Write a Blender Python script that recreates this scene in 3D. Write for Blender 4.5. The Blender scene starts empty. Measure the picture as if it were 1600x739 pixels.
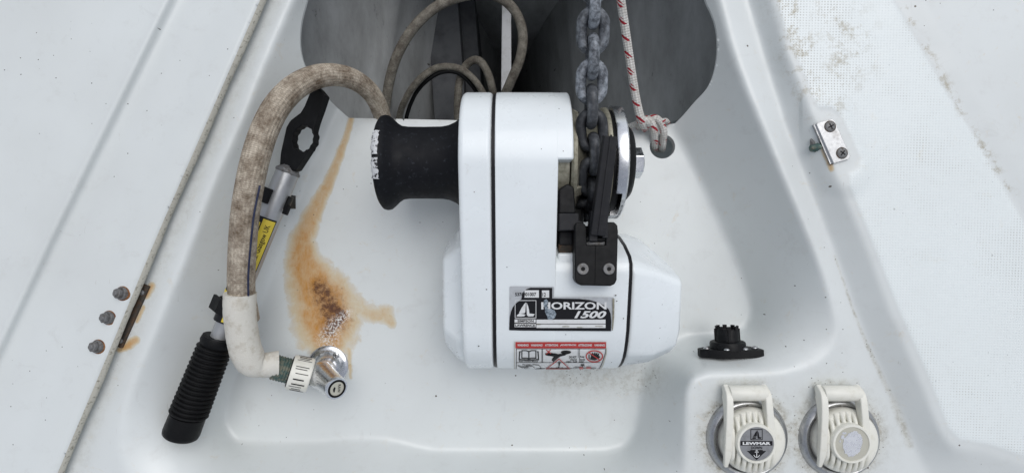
import bpy, bmesh, math, random
import numpy as np
from mathutils import Vector, Matrix

S = bpy.context.scene
C = S.collection
R = math.radians
random.seed(7)

# ------------------------------------------------------------------ camera, light
H = 0.72                       # camera height over the locker floor, metres
F = 800.0                      # focal length in photo pixels
cd = bpy.data.cameras.new('camera'); cam = bpy.data.objects.new('camera', cd); C.objects.link(cam)
cam.location = (0, 0, H); cam.rotation_euler = (0, 0, 0)
cd.sensor_width = 36; cd.lens = 36 * F / 1600; cd.clip_start = 0.01; cd.clip_end = 100
S.camera = cam

W = bpy.data.worlds.new('World'); S.world = W; W.use_nodes = True
nt = W.node_tree; bg = nt.nodes['Background']
sky = nt.nodes.new('ShaderNodeTexSky'); sky.sky_type = 'NISHITA'; sky.sun_disc = False
SUN_EL, SUN_AZ = 65, 28
sky.sun_elevation = R(SUN_EL); sky.sun_rotation = R(SUN_AZ)
sky.air_density = 1.0; sky.dust_density = 2.0; sky.ozone_density = 1.0
hs = nt.nodes.new('ShaderNodeHueSaturation'); hs.inputs['Saturation'].default_value = 0.36
nt.links.new(sky.outputs[0], hs.inputs['Color']); nt.links.new(hs.outputs[0], bg.inputs['Color'])
bg.inputs['Strength'].default_value = 0.13
sl = bpy.data.lights.new('sun', 'SUN'); sl.energy = 1.0; sl.angle = R(50); sl.color = (1, .995, .985)
so = bpy.data.objects.new('sun', sl); C.objects.link(so)
dirv = Vector((math.sin(R(SUN_AZ)) * math.cos(R(SUN_EL)), math.cos(R(SUN_AZ)) * math.cos(R(SUN_EL)), math.sin(R(SUN_EL))))
so.rotation_euler = dirv.to_track_quat('Z', 'Y').to_euler(); so.location = (1, 1, 3)
S.view_settings.view_transform = 'Standard'; S.view_settings.look = 'None'
S.view_settings.exposure = 0.12; S.view_settings.gamma = 1

def P(u, v, z=0.0):
    k = (H - z) / F
    return Vector(((u - 800) * k, (369.5 - v) * k, z))

# ------------------------------------------------------------------ materials
def N(nt, t, **kw):
    n = nt.nodes.new(t)
    for k, v in kw.items(): setattr(n, k, v)
    return n
def newmat(name, rough=.5, metal=0, base=(.5, .5, .5), coat=0, spec=.5):
    m = bpy.data.materials.new(name); m.use_nodes = True
    b = m.node_tree.nodes['Principled BSDF']
    b.inputs['Base Color'].default_value = (*base, 1); b.inputs['Roughness'].default_value = rough
    b.inputs['Metallic'].default_value = metal; b.inputs['Coat Weight'].default_value = coat
    b.inputs['Specular IOR Level'].default_value = spec
    return m, m.node_tree, b
def noise(nt, co, scale, detail=4, rough=.55, dist=0):
    n = N(nt, 'ShaderNodeTexNoise'); n.inputs['Scale'].default_value = scale
    n.inputs['Detail'].default_value = detail; n.inputs['Roughness'].default_value = rough
    n.inputs['Distortion'].default_value = dist
    nt.links.new(co, n.inputs['Vector']); return n.outputs[0]
def mapping(nt, co, sc=(1, 1, 1), rot=(0, 0, 0)):
    n = N(nt, 'ShaderNodeMapping'); n.inputs['Scale'].default_value = sc; n.inputs['Rotation'].default_value = rot
    nt.links.new(co, n.inputs['Vector']); return n.outputs[0]
def ramp(nt, f, a, b, lo=0.0, hi=1.0):
    n = N(nt, 'ShaderNodeMapRange'); n.clamp = True
    n.inputs[1].default_value = a; n.inputs[2].default_value = b; n.inputs[3].default_value = lo; n.inputs[4].default_value = hi
    nt.links.new(f, n.inputs[0]); return n.outputs[0]
def math_(nt, op, a, b=None, c=None):
    n = N(nt, 'ShaderNodeMath', operation=op)
    for i, x in enumerate((a, b, c)):
        if x is None: continue
        if isinstance(x, (int, float)): n.inputs[i].default_value = x
        else: nt.links.new(x, n.inputs[i])
    return n.outputs[0]
def mix(nt, f, a, b):
    n = N(nt, 'ShaderNodeMix', data_type='RGBA')
    for i, x in ((0, f), (6, a), (7, b)):
        if isinstance(x, tuple): n.inputs[i].default_value = (*x, 1)
        elif isinstance(x, (int, float)): n.inputs[i].default_value = x
        else: nt.links.new(x, n.inputs[i])
    return n.outputs[2]
def bump(nt, b, h, strength=.3, dist=.001, prev=None):
    n = N(nt, 'ShaderNodeBump'); n.inputs['Strength'].default_value = strength; n.inputs['Distance'].default_value = dist
    nt.links.new(h, n.inputs['Height'])
    if prev is not None: nt.links.new(prev, n.inputs['Normal'])
    nt.links.new(n.outputs[0], b.inputs['Normal']); return n.outputs[0]
def objco(nt): return N(nt, 'ShaderNodeTexCoord').outputs['Object']
def attr(nt, name):
    return N(nt, 'ShaderNodeAttribute', attribute_name=name).outputs['Fac']
def specks(nt, co, scale, rad, keep):
    v = N(nt, 'ShaderNodeTexVoronoi', voronoi_dimensions='2D'); v.inputs['Scale'].default_value = scale; nt.links.new(co, v.inputs['Vector'])
    sep = N(nt, 'ShaderNodeSeparateColor'); nt.links.new(v.outputs['Color'], sep.inputs[0])
    d = math_(nt, 'ADD', v.outputs['Distance'], ramp(nt, noise(nt, co, scale * 9, 2), 0, 1, -rad * .7, rad * .7))
    d = ramp(nt, d, rad * .75, rad, 1, 0)
    k = math_(nt, 'MULTIPLY', ramp(nt, sep.outputs[0], keep, keep + .02, 1, 0), ramp(nt, noise(nt, co, scale * .16, 2), .50, .56))
    return math_(nt, 'MULTIPLY', d, k)

def worn(name, c1, c2, rough=.5, metal=0, scale=60, lo=.45, hi=.65, amt=1.0, bs=.15, bd=.0006, c3=None, coat=0, rvar=.1):
    """two-tone procedural paint/metal/plastic with patchy wear and fine relief"""
    m, nt, b = newmat(name, rough, metal, coat=coat)
    co = objco(nt)
    n1 = noise(nt, co, scale, 6, .65)
    f = ramp(nt, n1, lo, hi, 0, amt)
    col = mix(nt, f, c1, c2)
    if c3:
        f3 = ramp(nt, noise(nt, co, scale * 4.3, 5, .7), .58, .7, 0, .8); col = mix(nt, f3, col, c3)
    nt.links.new(col, b.inputs['Base Color'])
    nt.links.new(ramp(nt, noise(nt, co, scale * 2.1, 4), .3, .7, max(.03, rough - rvar), rough + rvar), b.inputs['Roughness'])
    bump(nt, b, noise(nt, co, scale * 8, 3), bs, bd)
    return m

def make_gelcoat(name, base, with_attr):
    m, nt, b = newmat(name, .36, 0, coat=.25); b.inputs['Coat Roughness'].default_value = .22
    co = objco(nt)
    tint = ramp(nt, noise(nt, co, 5, 4, .6), .35, .7, 0, 1)
    col = mix(nt, tint, base, (base[0] * .93, base[1] * .925, base[2] * .92))
    # faint general grime
    g = ramp(nt, noise(nt, co, 38, 8, .75), .55, .8, 0, .22)
    col = mix(nt, g, col, (.42, .40, .37))
    if with_attr:
        d = attr(nt, 'dirt')
        dn = ramp(nt, noise(nt, co, 90, 8, .82), .46, .66, 0, 1)
        col = mix(nt, math_(nt, 'MULTIPLY', d, math_(nt, 'MULTIPLY', dn, .85)), col, (.20, .17, .11))
        col = mix(nt, math_(nt, 'MULTIPLY', d, .25), col, (.42, .38, .27))
        # rust run: soft ochre veil, orange body, brown core, white flakes
        s = attr(nt, 'stain'); sn = noise(nt, co, 55, 9, .72, .6)
        sv = math_(nt, 'ADD', s, ramp(nt, sn, .25, .75, -.26, .26))
        fine = ramp(nt, noise(nt, mapping(nt, co, (1, .25, 1), (0, 0, R(-28))), 420, 5, .75), .35, .7, .80, 1.0)
        veil = math_(nt, 'MULTIPLY', ramp(nt, sv, .10, .50, 0, .62), fine)
        col = mix(nt, veil, col, (.55, .36, .085))
        flow = ramp(nt, noise(nt, mapping(nt, co, (1, .4, 1), (0, 0, R(-22))), 120, 7, .75), .3, .65, .35, 1)
        veil2 = math_(nt, 'MULTIPLY', ramp(nt, sv, .50, 1.05, 0, .92), flow)
        col = mix(nt, veil2, col, (.50, .205, .010))
        tide = math_(nt, 'MULTIPLY', ramp(nt, sv, .16, .26), ramp(nt, sv, .26, .46, 1, 0))
        col = mix(nt, math_(nt, 'MULTIPLY', tide, .10), col, (.36, .20, .05))
        c = attr(nt, 'core'); cv = math_(nt, 'ADD', c, ramp(nt, noise(nt, co, 125, 9, .8, .3), .25, .75, -.45, .45))
        col = mix(nt, ramp(nt, cv, .34, .85, 0, .7), col, (.22, .085, .010))
        col = mix(nt, ramp(nt, cv, .68, .95, 0, .9), col, (.075, .022, .008))
        fl = attr(nt, 'flake'); fv = math_(nt, 'MULTIPLY', fl, ramp(nt, noise(nt, co, 330, 5, .8), .49, .55, 0, 1))
        col = mix(nt, fv, col, (.74, .72, .68))
    sm = ramp(nt, noise(nt, co, 24, 7, .7, .8), .60, .74, 0, .22)
    col = mix(nt, sm, col, (.40, .39, .37))
    sp = specks(nt, co, 50, .034, .20)
    col = mix(nt, sp, col, (.06, .05, .04))
    if with_attr:
        gr = math_(nt, 'MULTIPLY', specks(nt, co, 210, .16, .30), ramp(nt, attr(nt, 'dirt'), .12, .5))
        col = mix(nt, math_(nt, 'MULTIPLY', gr, .8), col, (.10, .085, .06))
    sp2 = specks(nt, mapping(nt, co, (1, 1, 1), (0, 0, .7)), 16, .020, .22)
    col = mix(nt, sp2, col, (.10, .08, .06))
    # short hair-like scratches
    scr = ramp(nt, noise(nt, mapping(nt, co, (1, .12, 1), (0, 0, .5)), 260, 3, .6), .70, .76, 0, .35)
    col = mix(nt, scr, col, (.40, .38, .35))
    nt.links.new(ramp(nt, noise(nt, co, 30, 5), .3, .7, .28, .46), b.inputs['Roughness'])
    nrm = bump(nt, b, noise(nt, co, 12, 3, .5), .25, .002)
    nrm = bump(nt, b, noise(nt, co, 400, 3), .12, .0003, nrm)
    if with_attr:
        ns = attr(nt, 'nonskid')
        mp = mapping(nt, co, (1, 1, 1), (0, 0, R(1.5)))
        sx = N(nt, 'ShaderNodeSeparateXYZ'); nt.links.new(mp, sx.inputs[0])
        a = math_(nt, 'SINE', math_(nt, 'MULTIPLY', sx.outputs[0], 2 * math.pi / .0035))
        c_ = math_(nt, 'SINE', math_(nt, 'MULTIPLY', sx.outputs[1], 2 * math.pi / .0032))
        dots = math_(nt, 'MULTIPLY', ramp(nt, a, -.2, .9), ramp(nt, c_, -.2, .9))
        col = mix(nt, ns, col, mix(nt, .5, col, (.84, .90, .90)))  # non-skid base lightened: the brighter, unoccluded light of the outer deck painted in
        gz = ramp(nt, noise(nt, co, 9, 5, .7), .3, .7, .35, 1)
        dm = math_(nt, 'MULTIPLY', ns, dots)
        # grime that sits in the pits
        gd = math_(nt, 'MULTIPLY', dm, ramp(nt, math_(nt, 'ADD', noise(nt, co, 14, 7, .75), math_(nt, 'MULTIPLY', attr(nt, 'dirt2'), .22)), .50, .74, .06, .85))
        col = mix(nt, gd, col, (.34, .32, .27))
        nrm = bump(nt, b, math_(nt, 'MULTIPLY', dm, -1), .45, .0005, nrm)
        d2 = math_(nt, 'MULTIPLY', attr(nt, 'dirt2'), ramp(nt, noise(nt, co, 62, 8, .8), .51, .62, 0, .85))
        col = mix(nt, d2, col, (.33, .29, .20))
    nt.links.new(col, b.inputs['Base Color'])
    return m

M = {}
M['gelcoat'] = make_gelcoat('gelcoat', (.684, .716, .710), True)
M['lid'] = make_gelcoat('lid_gelcoat', (.684, .716, .710), False)
M['rawedge'] = worn('raw_fibreglass_edge', (.52, .505, .44), (.15, .14, .10), .9, 0, 300, .54, .66, .75, .6, .001, (.62, .62, .56))
def casing_mat():
    m, nt, b = newmat('white_casing_paint', .28, 0, coat=.25); co = objco(nt)
    col = mix(nt, ramp(nt, noise(nt, co, 14, 5, .6), .4, .75, 0, .5), (.785, .83, .845), (.705, .74, .745))
    col = mix(nt, ramp(nt, noise(nt, mapping(nt, co, (1, .18, 1), (0, 0, .9)), 240, 4, .7), .68, .74, 0, .4), col, (.42, .41, .39))
    col = mix(nt, ramp(nt, noise(nt, mapping(nt, co, (.2, 1, 1), (0, 0, .3)), 190, 5, .75), .69, .74, 0, .3), col, (.40, .38, .35))
    col = mix(nt, specks(nt, co, 60, .035, .25), col, (.10, .09, .08))
    col = mix(nt, ramp(nt, noise(nt, co, 48, 8, .8, .5), .60, .76, 0, .45), col, (.45, .42, .36))
    nt.links.new(col, b.inputs['Base Color'])
    nt.links.new(ramp(nt, noise(nt, co, 40, 5), .3, .7, .22, .40), b.inputs['Roughness'])
    bump(nt, b, noise(nt, co, 300, 3), .08, .0003); return m
M['white'] = casing_mat()
M['badgegrey'] = worn('badge_grey', (.26, .265, .275), (.18, .18, .18), .4, .3, 160, .48, .7, .7, .02, .0001)
M['chipped'] = worn('chipped_white_paint', (.55, .56, .57), (.01, .01, .012), .5, 0, 240, .52, .57, 1, .5, .0005)
M['foil'] = worn('mirror_foil', (.82, .83, .85), (.66, .67, .68), .3, .7, 90, .5, .7, .6, .02, .0001)
M['whiteold'] = worn('aged_white_plastic', (.74, .73, .66), (.50, .47, .36), .42, 0, 70, .52, .78, .55, .1, .0004)
M['black'] = worn('black_plastic', (.004, .0042, .0048), (.014, .0145, .016), .48, 0, 70, .5, .75, .7, .12, .0004)
M['drum'] = worn('black_drum_coating', (.0045, .005, .007), (.016, .018, .023), .6, 0, 45, .55, .8, .6, .1, .0004, (.03, .034, .042))
M['rubber'] = worn('black_rubber', (.0035, .0036, .004), (.011, .011, .011), .5, 0, 130, .52, .75, .5, .1, .0003)
M['grey'] = worn('dark_grey_plastic', (.018, .0185, .021), (.038, .038, .040), .5, 0, 90, .5, .75, .6, .1, .0004)
M['chrome'] = worn('chrome', (.70, .71, .73), (.45, .45, .45), .24, 1, 90, .55, .8, .6, .05, .0002)
M['steel'] = worn('stainless_steel', (.46, .465, .47), (.26, .245, .23), .34, 1, 110, .52, .72, .7, .1, .0003)
M['dullsteel'] = worn('dull_steel', (.19, .19, .19), (.085, .07, .055), .55, .35, 220, .48, .66, .8, .3, .0005)
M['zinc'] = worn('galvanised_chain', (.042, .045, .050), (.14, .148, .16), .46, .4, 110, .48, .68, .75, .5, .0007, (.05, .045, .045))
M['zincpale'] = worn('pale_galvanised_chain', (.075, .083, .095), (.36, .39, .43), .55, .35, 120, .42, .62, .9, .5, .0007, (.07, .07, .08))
M['bronze'] = worn('dull_bronze', (.40, .38, .30), (.20, .19, .14), .45, .6, 150, .46, .66, .8, .4, .0006, (.08, .07, .05))
M['rust'] = worn('rust', (.13, .05, .02), (.30, .14, .05), .9, 0, 260, .42, .6, 1, .6, .001, (.05, .02, .01))
M['rustplate'] = worn('rusty_plate', (.055, .048, .040), (.13, .07, .035), .8, .2, 180, .46, .62, .8, .4, .0008)
for key in ('zinc', 'zincpale'):
    nt = M[key].node_tree; b = nt.nodes['Principled BSDF']; src = b.inputs['Base Color'].links[0].from_socket
    inf = nt.nodes.new('ShaderNodeObjectInfo'); h = nt.nodes.new('ShaderNodeHueSaturation')
    mr = nt.nodes.new('ShaderNodeMapRange'); mr.inputs[3].default_value = .6; mr.inputs[4].default_value = 1.35
    nt.links.new(inf.outputs['Random'], mr.inputs[0]); nt.links.new(mr.outputs[0], h.inputs['Value']); nt.links.new(src, h.inputs['Color']); nt.links.new(h.outputs[0], b.inputs['Base Color'])
M['locker'] = None
M['alu'] = worn('scuffed_aluminium', (.42, .43, .44), (.30, .30, .30), .42, .6, 50, .45, .75, .6, .15, .0004)
M['yellow'] = worn('yellow_label', (.72, .56, .05), (.50, .38, .05), .45, 0, 90, .5, .7, .6, .05, .0002)
M['tape'] = worn('dirty_white_tape', (.62, .60, .54), (.36, .31, .23), .7, 0, 70, .50, .72, .7, .5, .001, (.70, .69, .66))
M['verdigris'] = worn('verdigris_bronze', (.07, .13, .12), (.22, .22, .17), .6, .4, 170, .42, .6, 1, .4, .0007, (.05, .06, .05))
M['ink'] = worn('black_print', (.012, .012, .014), (.03, .03, .03), .4, 0, 200, .6, .8, .5, .02, .0001)
M['inkgrey'] = worn('silver_print', (.50, .52, .54), (.36, .37, .37), .38, .2, 160, .48, .7, .7, .02, .0001)
M['inkwhite'] = worn('white_print', (.68, .69, .69), (.48, .46, .42), .4, 0, 160, .55, .75, .6, .02, .0001)
M['inkred'] = worn('red_print', (.46, .035, .03), (.30, .05, .04), .4, 0, 160, .55, .75, .6, .02, .0001)
M['navy'] = worn('navy_thread', (.01, .015, .05), (.03, .04, .08), .6)
M['blue'] = worn('blue_mark', (.03, .12, .42), (.3, .4, .6), .6)
M['cream'] = worn('cream_label', (.47, .46, .39), (.38, .36, .29), .4, 0, 120, .5, .7, .6)
M['smear'] = worn('scuffed_print', (.10, .13, .16), (.36, .42, .47), .5, .1, 330, .42, .6, 1)
M['post'] = worn('white_board_paint', (.62, .63, .64), (.40, .40, .38), .6, 0, 50, .5, .7, .6)
M['board'] = worn('grey_locker_board', (.085, .09, .097), (.05, .05, .056), .75, 0, 24, .45, .65, .8)

def locker_mat():
    m, nt, b = newmat('locker_flowcoat', .55)
    co = objco(nt)
    st = noise(nt, mapping(nt, co, (1.3, .35, .6), (0, 0, R(35))), 22, 7, .7)
    col = mix(nt, ramp(nt, st, .35, .68), (.40, .41, .41), (.24, .245, .24))
    col = mix(nt, ramp(nt, noise(nt, mapping(nt, co, (1, .3, .6)), 60, 8, .8), .60, .72, 0, .7), col, (.06, .055, .05))
    drip = ramp(nt, noise(nt, mapping(nt, co, (1, .22, .22), (0, 0, R(-20))), 95, 7, .8), .63, .70, 0, .85)
    col = mix(nt, drip, col, (.05, .042, .035))
    col = mix(nt, specks(nt, co, 30, .06, .3), col, (.05, .04, .035))
    fib = noise(nt, mapping(nt, co, (1, .12, .3), (0, 0, R(30))), 330, 3, .6)
    col = mix(nt, ramp(nt, fib, .4, .7, 0, .25), col, (.36, .37, .37))
    nt.links.new(col, b.inputs['Base Color'])
    bump(nt, b, st, .3, .004)
    return m
M['locker'] = locker_mat()
for key in ('black', 'drum', 'rubber', 'grey', 'ink'):
    M[key].node_tree.nodes['Principled BSDF'].inputs['Specular IOR Level'].default_value = .2

def braid_mat(name, c1, c2, nu, pv, flecks=False, dirt=.5, ds=60):
    """tube surface: UV.x runs round, UV.y in metres along"""
    m, nt, b = newmat(name, .78)
    uv = N(nt, 'ShaderNodeUVMap').outputs[0]; co = objco(nt)
    s = N(nt, 'ShaderNodeSeparateXYZ'); nt.links.new(uv, s.inputs[0])
    a = math_(nt, 'MULTIPLY', s.outputs[0], nu); c = math_(nt, 'DIVIDE', s.outputs[1], pv)
    w1 = math_(nt, 'SINE', math_(nt, 'MULTIPLY', math_(nt, 'ADD', a, c), 2 * math.pi))
    w2 = math_(nt, 'SINE', math_(nt, 'MULTIPLY', math_(nt, 'SUBTRACT', a, c), 2 * math.pi))
    br = math_(nt, 'MULTIPLY', w1, w2)
    n1 = ramp(nt, noise(nt, co, ds, 7, .72), .5 - .22 * dirt, .5 + .22 * (1 - dirt) + .04, 0, 1)
    col = mix(nt, n1, c1, c2)
    col = mix(nt, ramp(nt, br, -.6, .5, .0, .5), col, (c1[0] * .45, c1[1] * .42, c1[2] * .40))
    nf = ramp(nt, noise(nt, mapping(nt, co, (1, 1, 1)), ds * 6, 4, .8), .45, .62, 0, .4)
    col = mix(nt, nf, col, (c2[0] * .5, c2[1] * .5, c2[2] * .5))
    if flecks:
        ph = math_(nt, 'FRACT', math_(nt, 'DIVIDE', s.outputs[1], .021))
        seg = math_(nt, 'LESS_THAN', ph, .48)
        uu = math_(nt, 'FRACT', math_(nt, 'ADD', s.outputs[0], math_(nt, 'MULTIPLY', ph, .42)))
        uu = math_(nt, 'FRACT', math_(nt, 'MULTIPLY', uu, 2.0)); band = math_(nt, 'MULTIPLY', math_(nt, 'GREATER_THAN', uu, .25), math_(nt, 'LESS_THAN', uu, .62))
        cell = math_(nt, 'GREATER_THAN', w1, -.45)
        col = mix(nt, math_(nt, 'MULTIPLY', math_(nt, 'MULTIPLY', seg, band), cell), col, (.30, .01, .02))
    nt.links.new(col, b.inputs['Base Color'])
    bump(nt, b, br, .6, .0006)
    return m
M['hose'] = braid_mat('braided_hose', (.62, .545, .44), (.115, .075, .042), 12, .0046, dirt=.56, ds=55)
M['hosedark'] = braid_mat('mouldy_braided_hose', (.33, .31, .26), (.085, .07, .055), 12, .003, dirt=.6, ds=75)
M['rope'] = braid_mat('white_rope', (.74, .73, .70), (.52, .49, .44), 5, .0065, True, .3, 90)

# ------------------------------------------------------------------ object helpers
WL = {}
def tag(o, label=None, cat=None, group=None, kind=None):
    if label: o['label'] = label
    if cat: o['category'] = cat
    if group: o['group'] = group
    if kind: o['kind'] = kind
    return o
def thing(name, label, cat, loc, group=None):
    o = bpy.data.objects.new(name, None); C.objects.link(o); o.location = loc; o.empty_display_size = .02
    WL[o] = Vector(loc); return tag(o, label, cat, group)
def link(name, me, parent=None):
    o = bpy.data.objects.new(name, me); C.objects.link(o)
    if parent is not None: o.parent = parent; WL[o] = WL[parent]
    else: WL[o] = Vector((0, 0, 0))
    return o
def mk(name, verts, faces, mat, parent=None, smooth=True, bevel=0, bseg=3, sub=0, uv=None, angle=38, blim=35):
    off = WL[parent] if parent is not None else Vector((0, 0, 0))
    me = bpy.data.meshes.new(name)
    me.from_pydata([tuple(Vector(v) - off) for v in verts], [], [tuple(f) for f in faces])
    if uv:
        l = me.uv_layers.new(name='UVMap')
        for i, lp in enumerate(me.loops): l.data[i].uv = uv[i]
    me.materials.append(M[mat] if isinstance(mat, str) else mat)
    bm = bmesh.new(); bm.from_mesh(me)
    if not uv: bmesh.ops.remove_doubles(bm, verts=bm.verts, dist=1e-6)
    bmesh.ops.recalc_face_normals(bm, faces=bm.faces); bm.to_mesh(me); bm.free()
    o = link(name, me, parent)
    if smooth:
        me.polygons.foreach_set('use_smooth', [True] * len(me.polygons))
        if not bevel:
            me.set_sharp_from_angle(angle=R(angle))
    if bevel:
        b = o.modifiers.new('bevel', 'BEVEL'); b.width = bevel; b.segments = bseg; b.limit_method = 'ANGLE'; b.angle_limit = R(blim)
        b.harden_normals = True; b.use_clamp_overlap = True
    if sub:
        s = o.modifiers.new('sub', 'SUBSURF'); s.levels = sub; s.render_levels = sub
    return o
def join(*parts):
    vs, fs = [], []
    for v, f in parts:
        n = len(vs); vs += list(v); fs += [[i + n for i in q] for q in f]
    return vs, fs
def frame_of(t, hint=Vector((0, 0, 1))):
    t = t.normalized(); x = hint - t * hint.dot(t)
    if x.length < 1e-4: x = Vector((1, 0, 0)) - t * t.x
    x.normalize(); return x, t.cross(x)
def catmull(pts, n):
    p = [Vector(q) for q in pts]; p = [2 * p[0] - p[1]] + p + [2 * p[-1] - p[-2]]
    out = []
    for i in range(1, len(p) - 2):
        for k in range(n):
            t = k / n; a, b, c, d = p[i - 1], p[i], p[i + 1], p[i + 2]
            out.append(.5 * ((2 * b) + (c - a) * t + (2 * a - 5 * b + 4 * c - d) * t * t + (3 * b - a - 3 * c + d) * t ** 3))
    out.append(p[-2]); return out
def interp(vals, n):
    out = []
    for i in range(len(vals) - 1):
        for k in range(n): out.append(vals[i] + (vals[i + 1] - vals[i]) * k / n)
    out.append(vals[-1]); return out
def tube(pts, rad, seg=16, n=8, flat=1.0, cap=True, jitter=0):
    ps = catmull(pts, n); rs = interp(rad, n) if isinstance(rad, (list, tuple)) else [rad] * len(ps)
    vs, fs, uv = [], [], []
    x = None; L = 0
    for i, p in enumerate(ps):
        t = (ps[min(i + 1, len(ps) - 1)] - ps[max(i - 1, 0)]).normalized()
        if x is None: x, y = frame_of(t)
        else:
            x = (x - t * x.dot(t)).normalized(); y = t.cross(x)
        for s in range(seg):
            a = 2 * math.pi * s / seg; rr = rs[i] * (1 + jitter * (random.random() - .5))
            vs.append(p + x * math.cos(a) * rr + y * math.sin(a) * rr * flat)
    Ls = [0]
    for i in range(1, len(ps)): Ls.append(Ls[-1] + (ps[i] - ps[i - 1]).length)
    for i in range(len(ps) - 1):
        for s in range(seg):
            s2 = (s + 1) % seg
            fs.append((i * seg + s, i * seg + s2, (i + 1) * seg + s2, (i + 1) * seg + s))
            uv += [(s / seg, Ls[i]), ((s + 1) / seg, Ls[i]), ((s + 1) / seg, Ls[i + 1]), (s / seg, Ls[i + 1])]
    if cap:
        fs.append(tuple(range(seg))[::-1]); uv += [(0, 0)] * seg
        fs.append(tuple((len(ps) - 1) * seg + s for s in range(seg))); uv += [(0, 0)] * seg
    return vs, fs, uv
def tube_obj(name, pts, rad, mat, parent=None, **kw):
    v, f, uv = tube(pts, rad, **kw); return mk(name, v, f, mat, parent, uv=uv)
def lathe(prof, origin, axis, seg=48, a0=0, a1=360, hint=Vector((0, 0, 1))):
    """prof: (radius, distance along axis); angle 0 points at hint"""
    ax = Vector(axis).normalized(); x, y = frame_of(ax, hint); o = Vector(origin)
    full = abs(a1 - a0) >= 359.9; m = seg if full else seg + 1
    vs, fs = [], []
    for (r, t) in prof:
        for s in range(m):
            a = R(a0 + (a1 - a0) * s / seg)
            vs.append(o + ax * t + (x * math.cos(a) + y * math.sin(a)) * r)
    for i in range(len(prof) - 1):
        for s in range(seg):
            s2 = (s + 1) % m
            fs.append((i * m + s, i * m + s2, (i + 1) * m + s2, (i + 1) * m + s))
    if not full:
        fs.append([i * m for i in range(len(prof))]); fs.append([i * m + seg for i in range(len(prof))])
    return vs, fs
def prism(poly, origin, ex, ey, ez, d0, d1):
    """polygon in (ex,ey) extruded from d0 to d1 along ez"""
    o = Vector(origin); n = len(poly)
    vs = [o + ex * a + ey * b + ez * d0 for a, b in poly] + [o + ex * a + ey * b + ez * d1 for a, b in poly]
    fs = [list(range(n))[::-1], list(range(n, 2 * n))] + [(i, (i + 1) % n, n + (i + 1) % n, n + i) for i in range(n)]
    return vs, fs
X_, Y_, Z_ = Vector((1, 0, 0)), Vector((0, 1, 0)), Vector((0, 0, 1))
def box(c, sx, sy, sz, ex=X_, ey=Y_, ez=Z_):
    return prism([(-sx / 2, -sy / 2), (sx / 2, -sy / 2), (sx / 2, sy / 2), (-sx / 2, sy / 2)], c, ex, ey, ez, -sz / 2, sz / 2)
def circ(n, r, a0=0, rx=1, ry=1): return [(r * rx * math.cos(a0 + 2 * math.pi * i / n), r * ry * math.sin(a0 + 2 * math.pi * i / n)) for i in range(n)]
def prism_px(poly, z0, z1, shrink=None):
    """outline traced at height z1, extruded straight down to z0"""
    w = [P(u, v, z1) for u, v in poly]; n = len(w)
    vs = [Vector((p.x, p.y, z0)) for p in w] + w
    fs = [list(range(n))[::-1], list(range(n, 2 * n))] + [(i, (i + 1) % n, n + (i + 1) % n, n + i) for i in range(n)]
    return vs, fs
def text_mesh(s, bold=0.0, shear=0.0, size=1.0):
    cu = bpy.data.curves.new('t', 'FONT'); cu.body = s; cu.size = size; cu.offset = bold; cu.shear = shear; cu.resolution_u = 3
    o = bpy.data.objects.new('t', cu); C.objects.link(o)
    dg = bpy.context.evaluated_depsgraph_get(); me = bpy.data.meshes.new_from_object(o.evaluated_get(dg))
    vs = [(v.co.x, v.co.y) for v in me.vertices]; fs = [tuple(p.vertices) for p in me.polygons]
    bpy.data.objects.remove(o); bpy.data.curves.remove(cu); bpy.data.meshes.remove(me)
    if not vs: return [], []
    x0 = min(v[0] for v in vs); x1 = max(v[0] for v in vs); y0 = min(v[1] for v in vs); y1 = max(v[1] for v in vs)
    return [((v[0] - x0) / (x1 - x0), (v[1] - y0) / (y1 - y0)) for v in vs], fs
def decal(name, polys, mat, parent, fmap, sub=0):
    """flat print: list of polygons in 2D mapped on to a surface"""
    bm = bmesh.new()
    for poly in polys:
        vs = [bm.verts.new((a, b, 0)) for a, b in poly]
        try: bm.faces.new(vs)
        except ValueError: pass
    bm.normal_update(); bmesh.ops.triangulate(bm, faces=bm.faces)
    if sub:
        for _ in range(6):
            e = [e for e in bm.edges if e.calc_length() > sub]
            if not e: break
            bmesh.ops.subdivide_edges(bm, edges=e, cuts=1); bmesh.ops.triangulate(bm, faces=bm.faces)
    vs = [fmap(v.co.x, v.co.y) for v in bm.verts]
    bm.verts.index_update(); fs = [[v.index for v in f.verts] for f in bm.faces]; bm.free()
    return mk(name, vs, fs, mat, parent, smooth=False)
def label_text(name, s, x0, y0, x1, y1, mat, parent, fmap, bold=0.0, shear=0.0):
    """text filling the rectangle (x0,y0)-(x1,y1), y0 its baseline"""
    vs, fs = text_mesh(s, bold, shear)
    return mk(name, [fmap(x0 + a * (x1 - x0), y0 + b * (y1 - y0)) for a, b in vs], fs, mat, parent, smooth=False)
def rect(a, b, c, d): return [(a, b), (c, b), (c, d), (a, d)]
def ring_poly(cx, cy, rx, ry, w, n=28):
    out = []
    for i in range(n):
        a, b = 2 * math.pi * i / n, 2 * math.pi * (i + 1) / n
        out.append([(cx + rx * math.cos(a), cy + ry * math.sin(a)), (cx + rx * math.cos(b), cy + ry * math.sin(b)),
                    (cx + (rx - w) * math.cos(b), cy + (ry - w) * math.sin(b)), (cx + (rx - w) * math.cos(a), cy + (ry - w) * math.sin(a))])
    return out
def line_poly(a, b, w):
    d = Vector((b[0] - a[0], b[1] - a[1])).normalized(); n = Vector((-d.y, d.x)) * w / 2
    return [(a[0] + n.x, a[1] + n.y), (b[0] + n.x, b[1] + n.y), (b[0] - n.x, b[1] - n.y), (a[0] - n.x, a[1] - n.y)]
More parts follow.
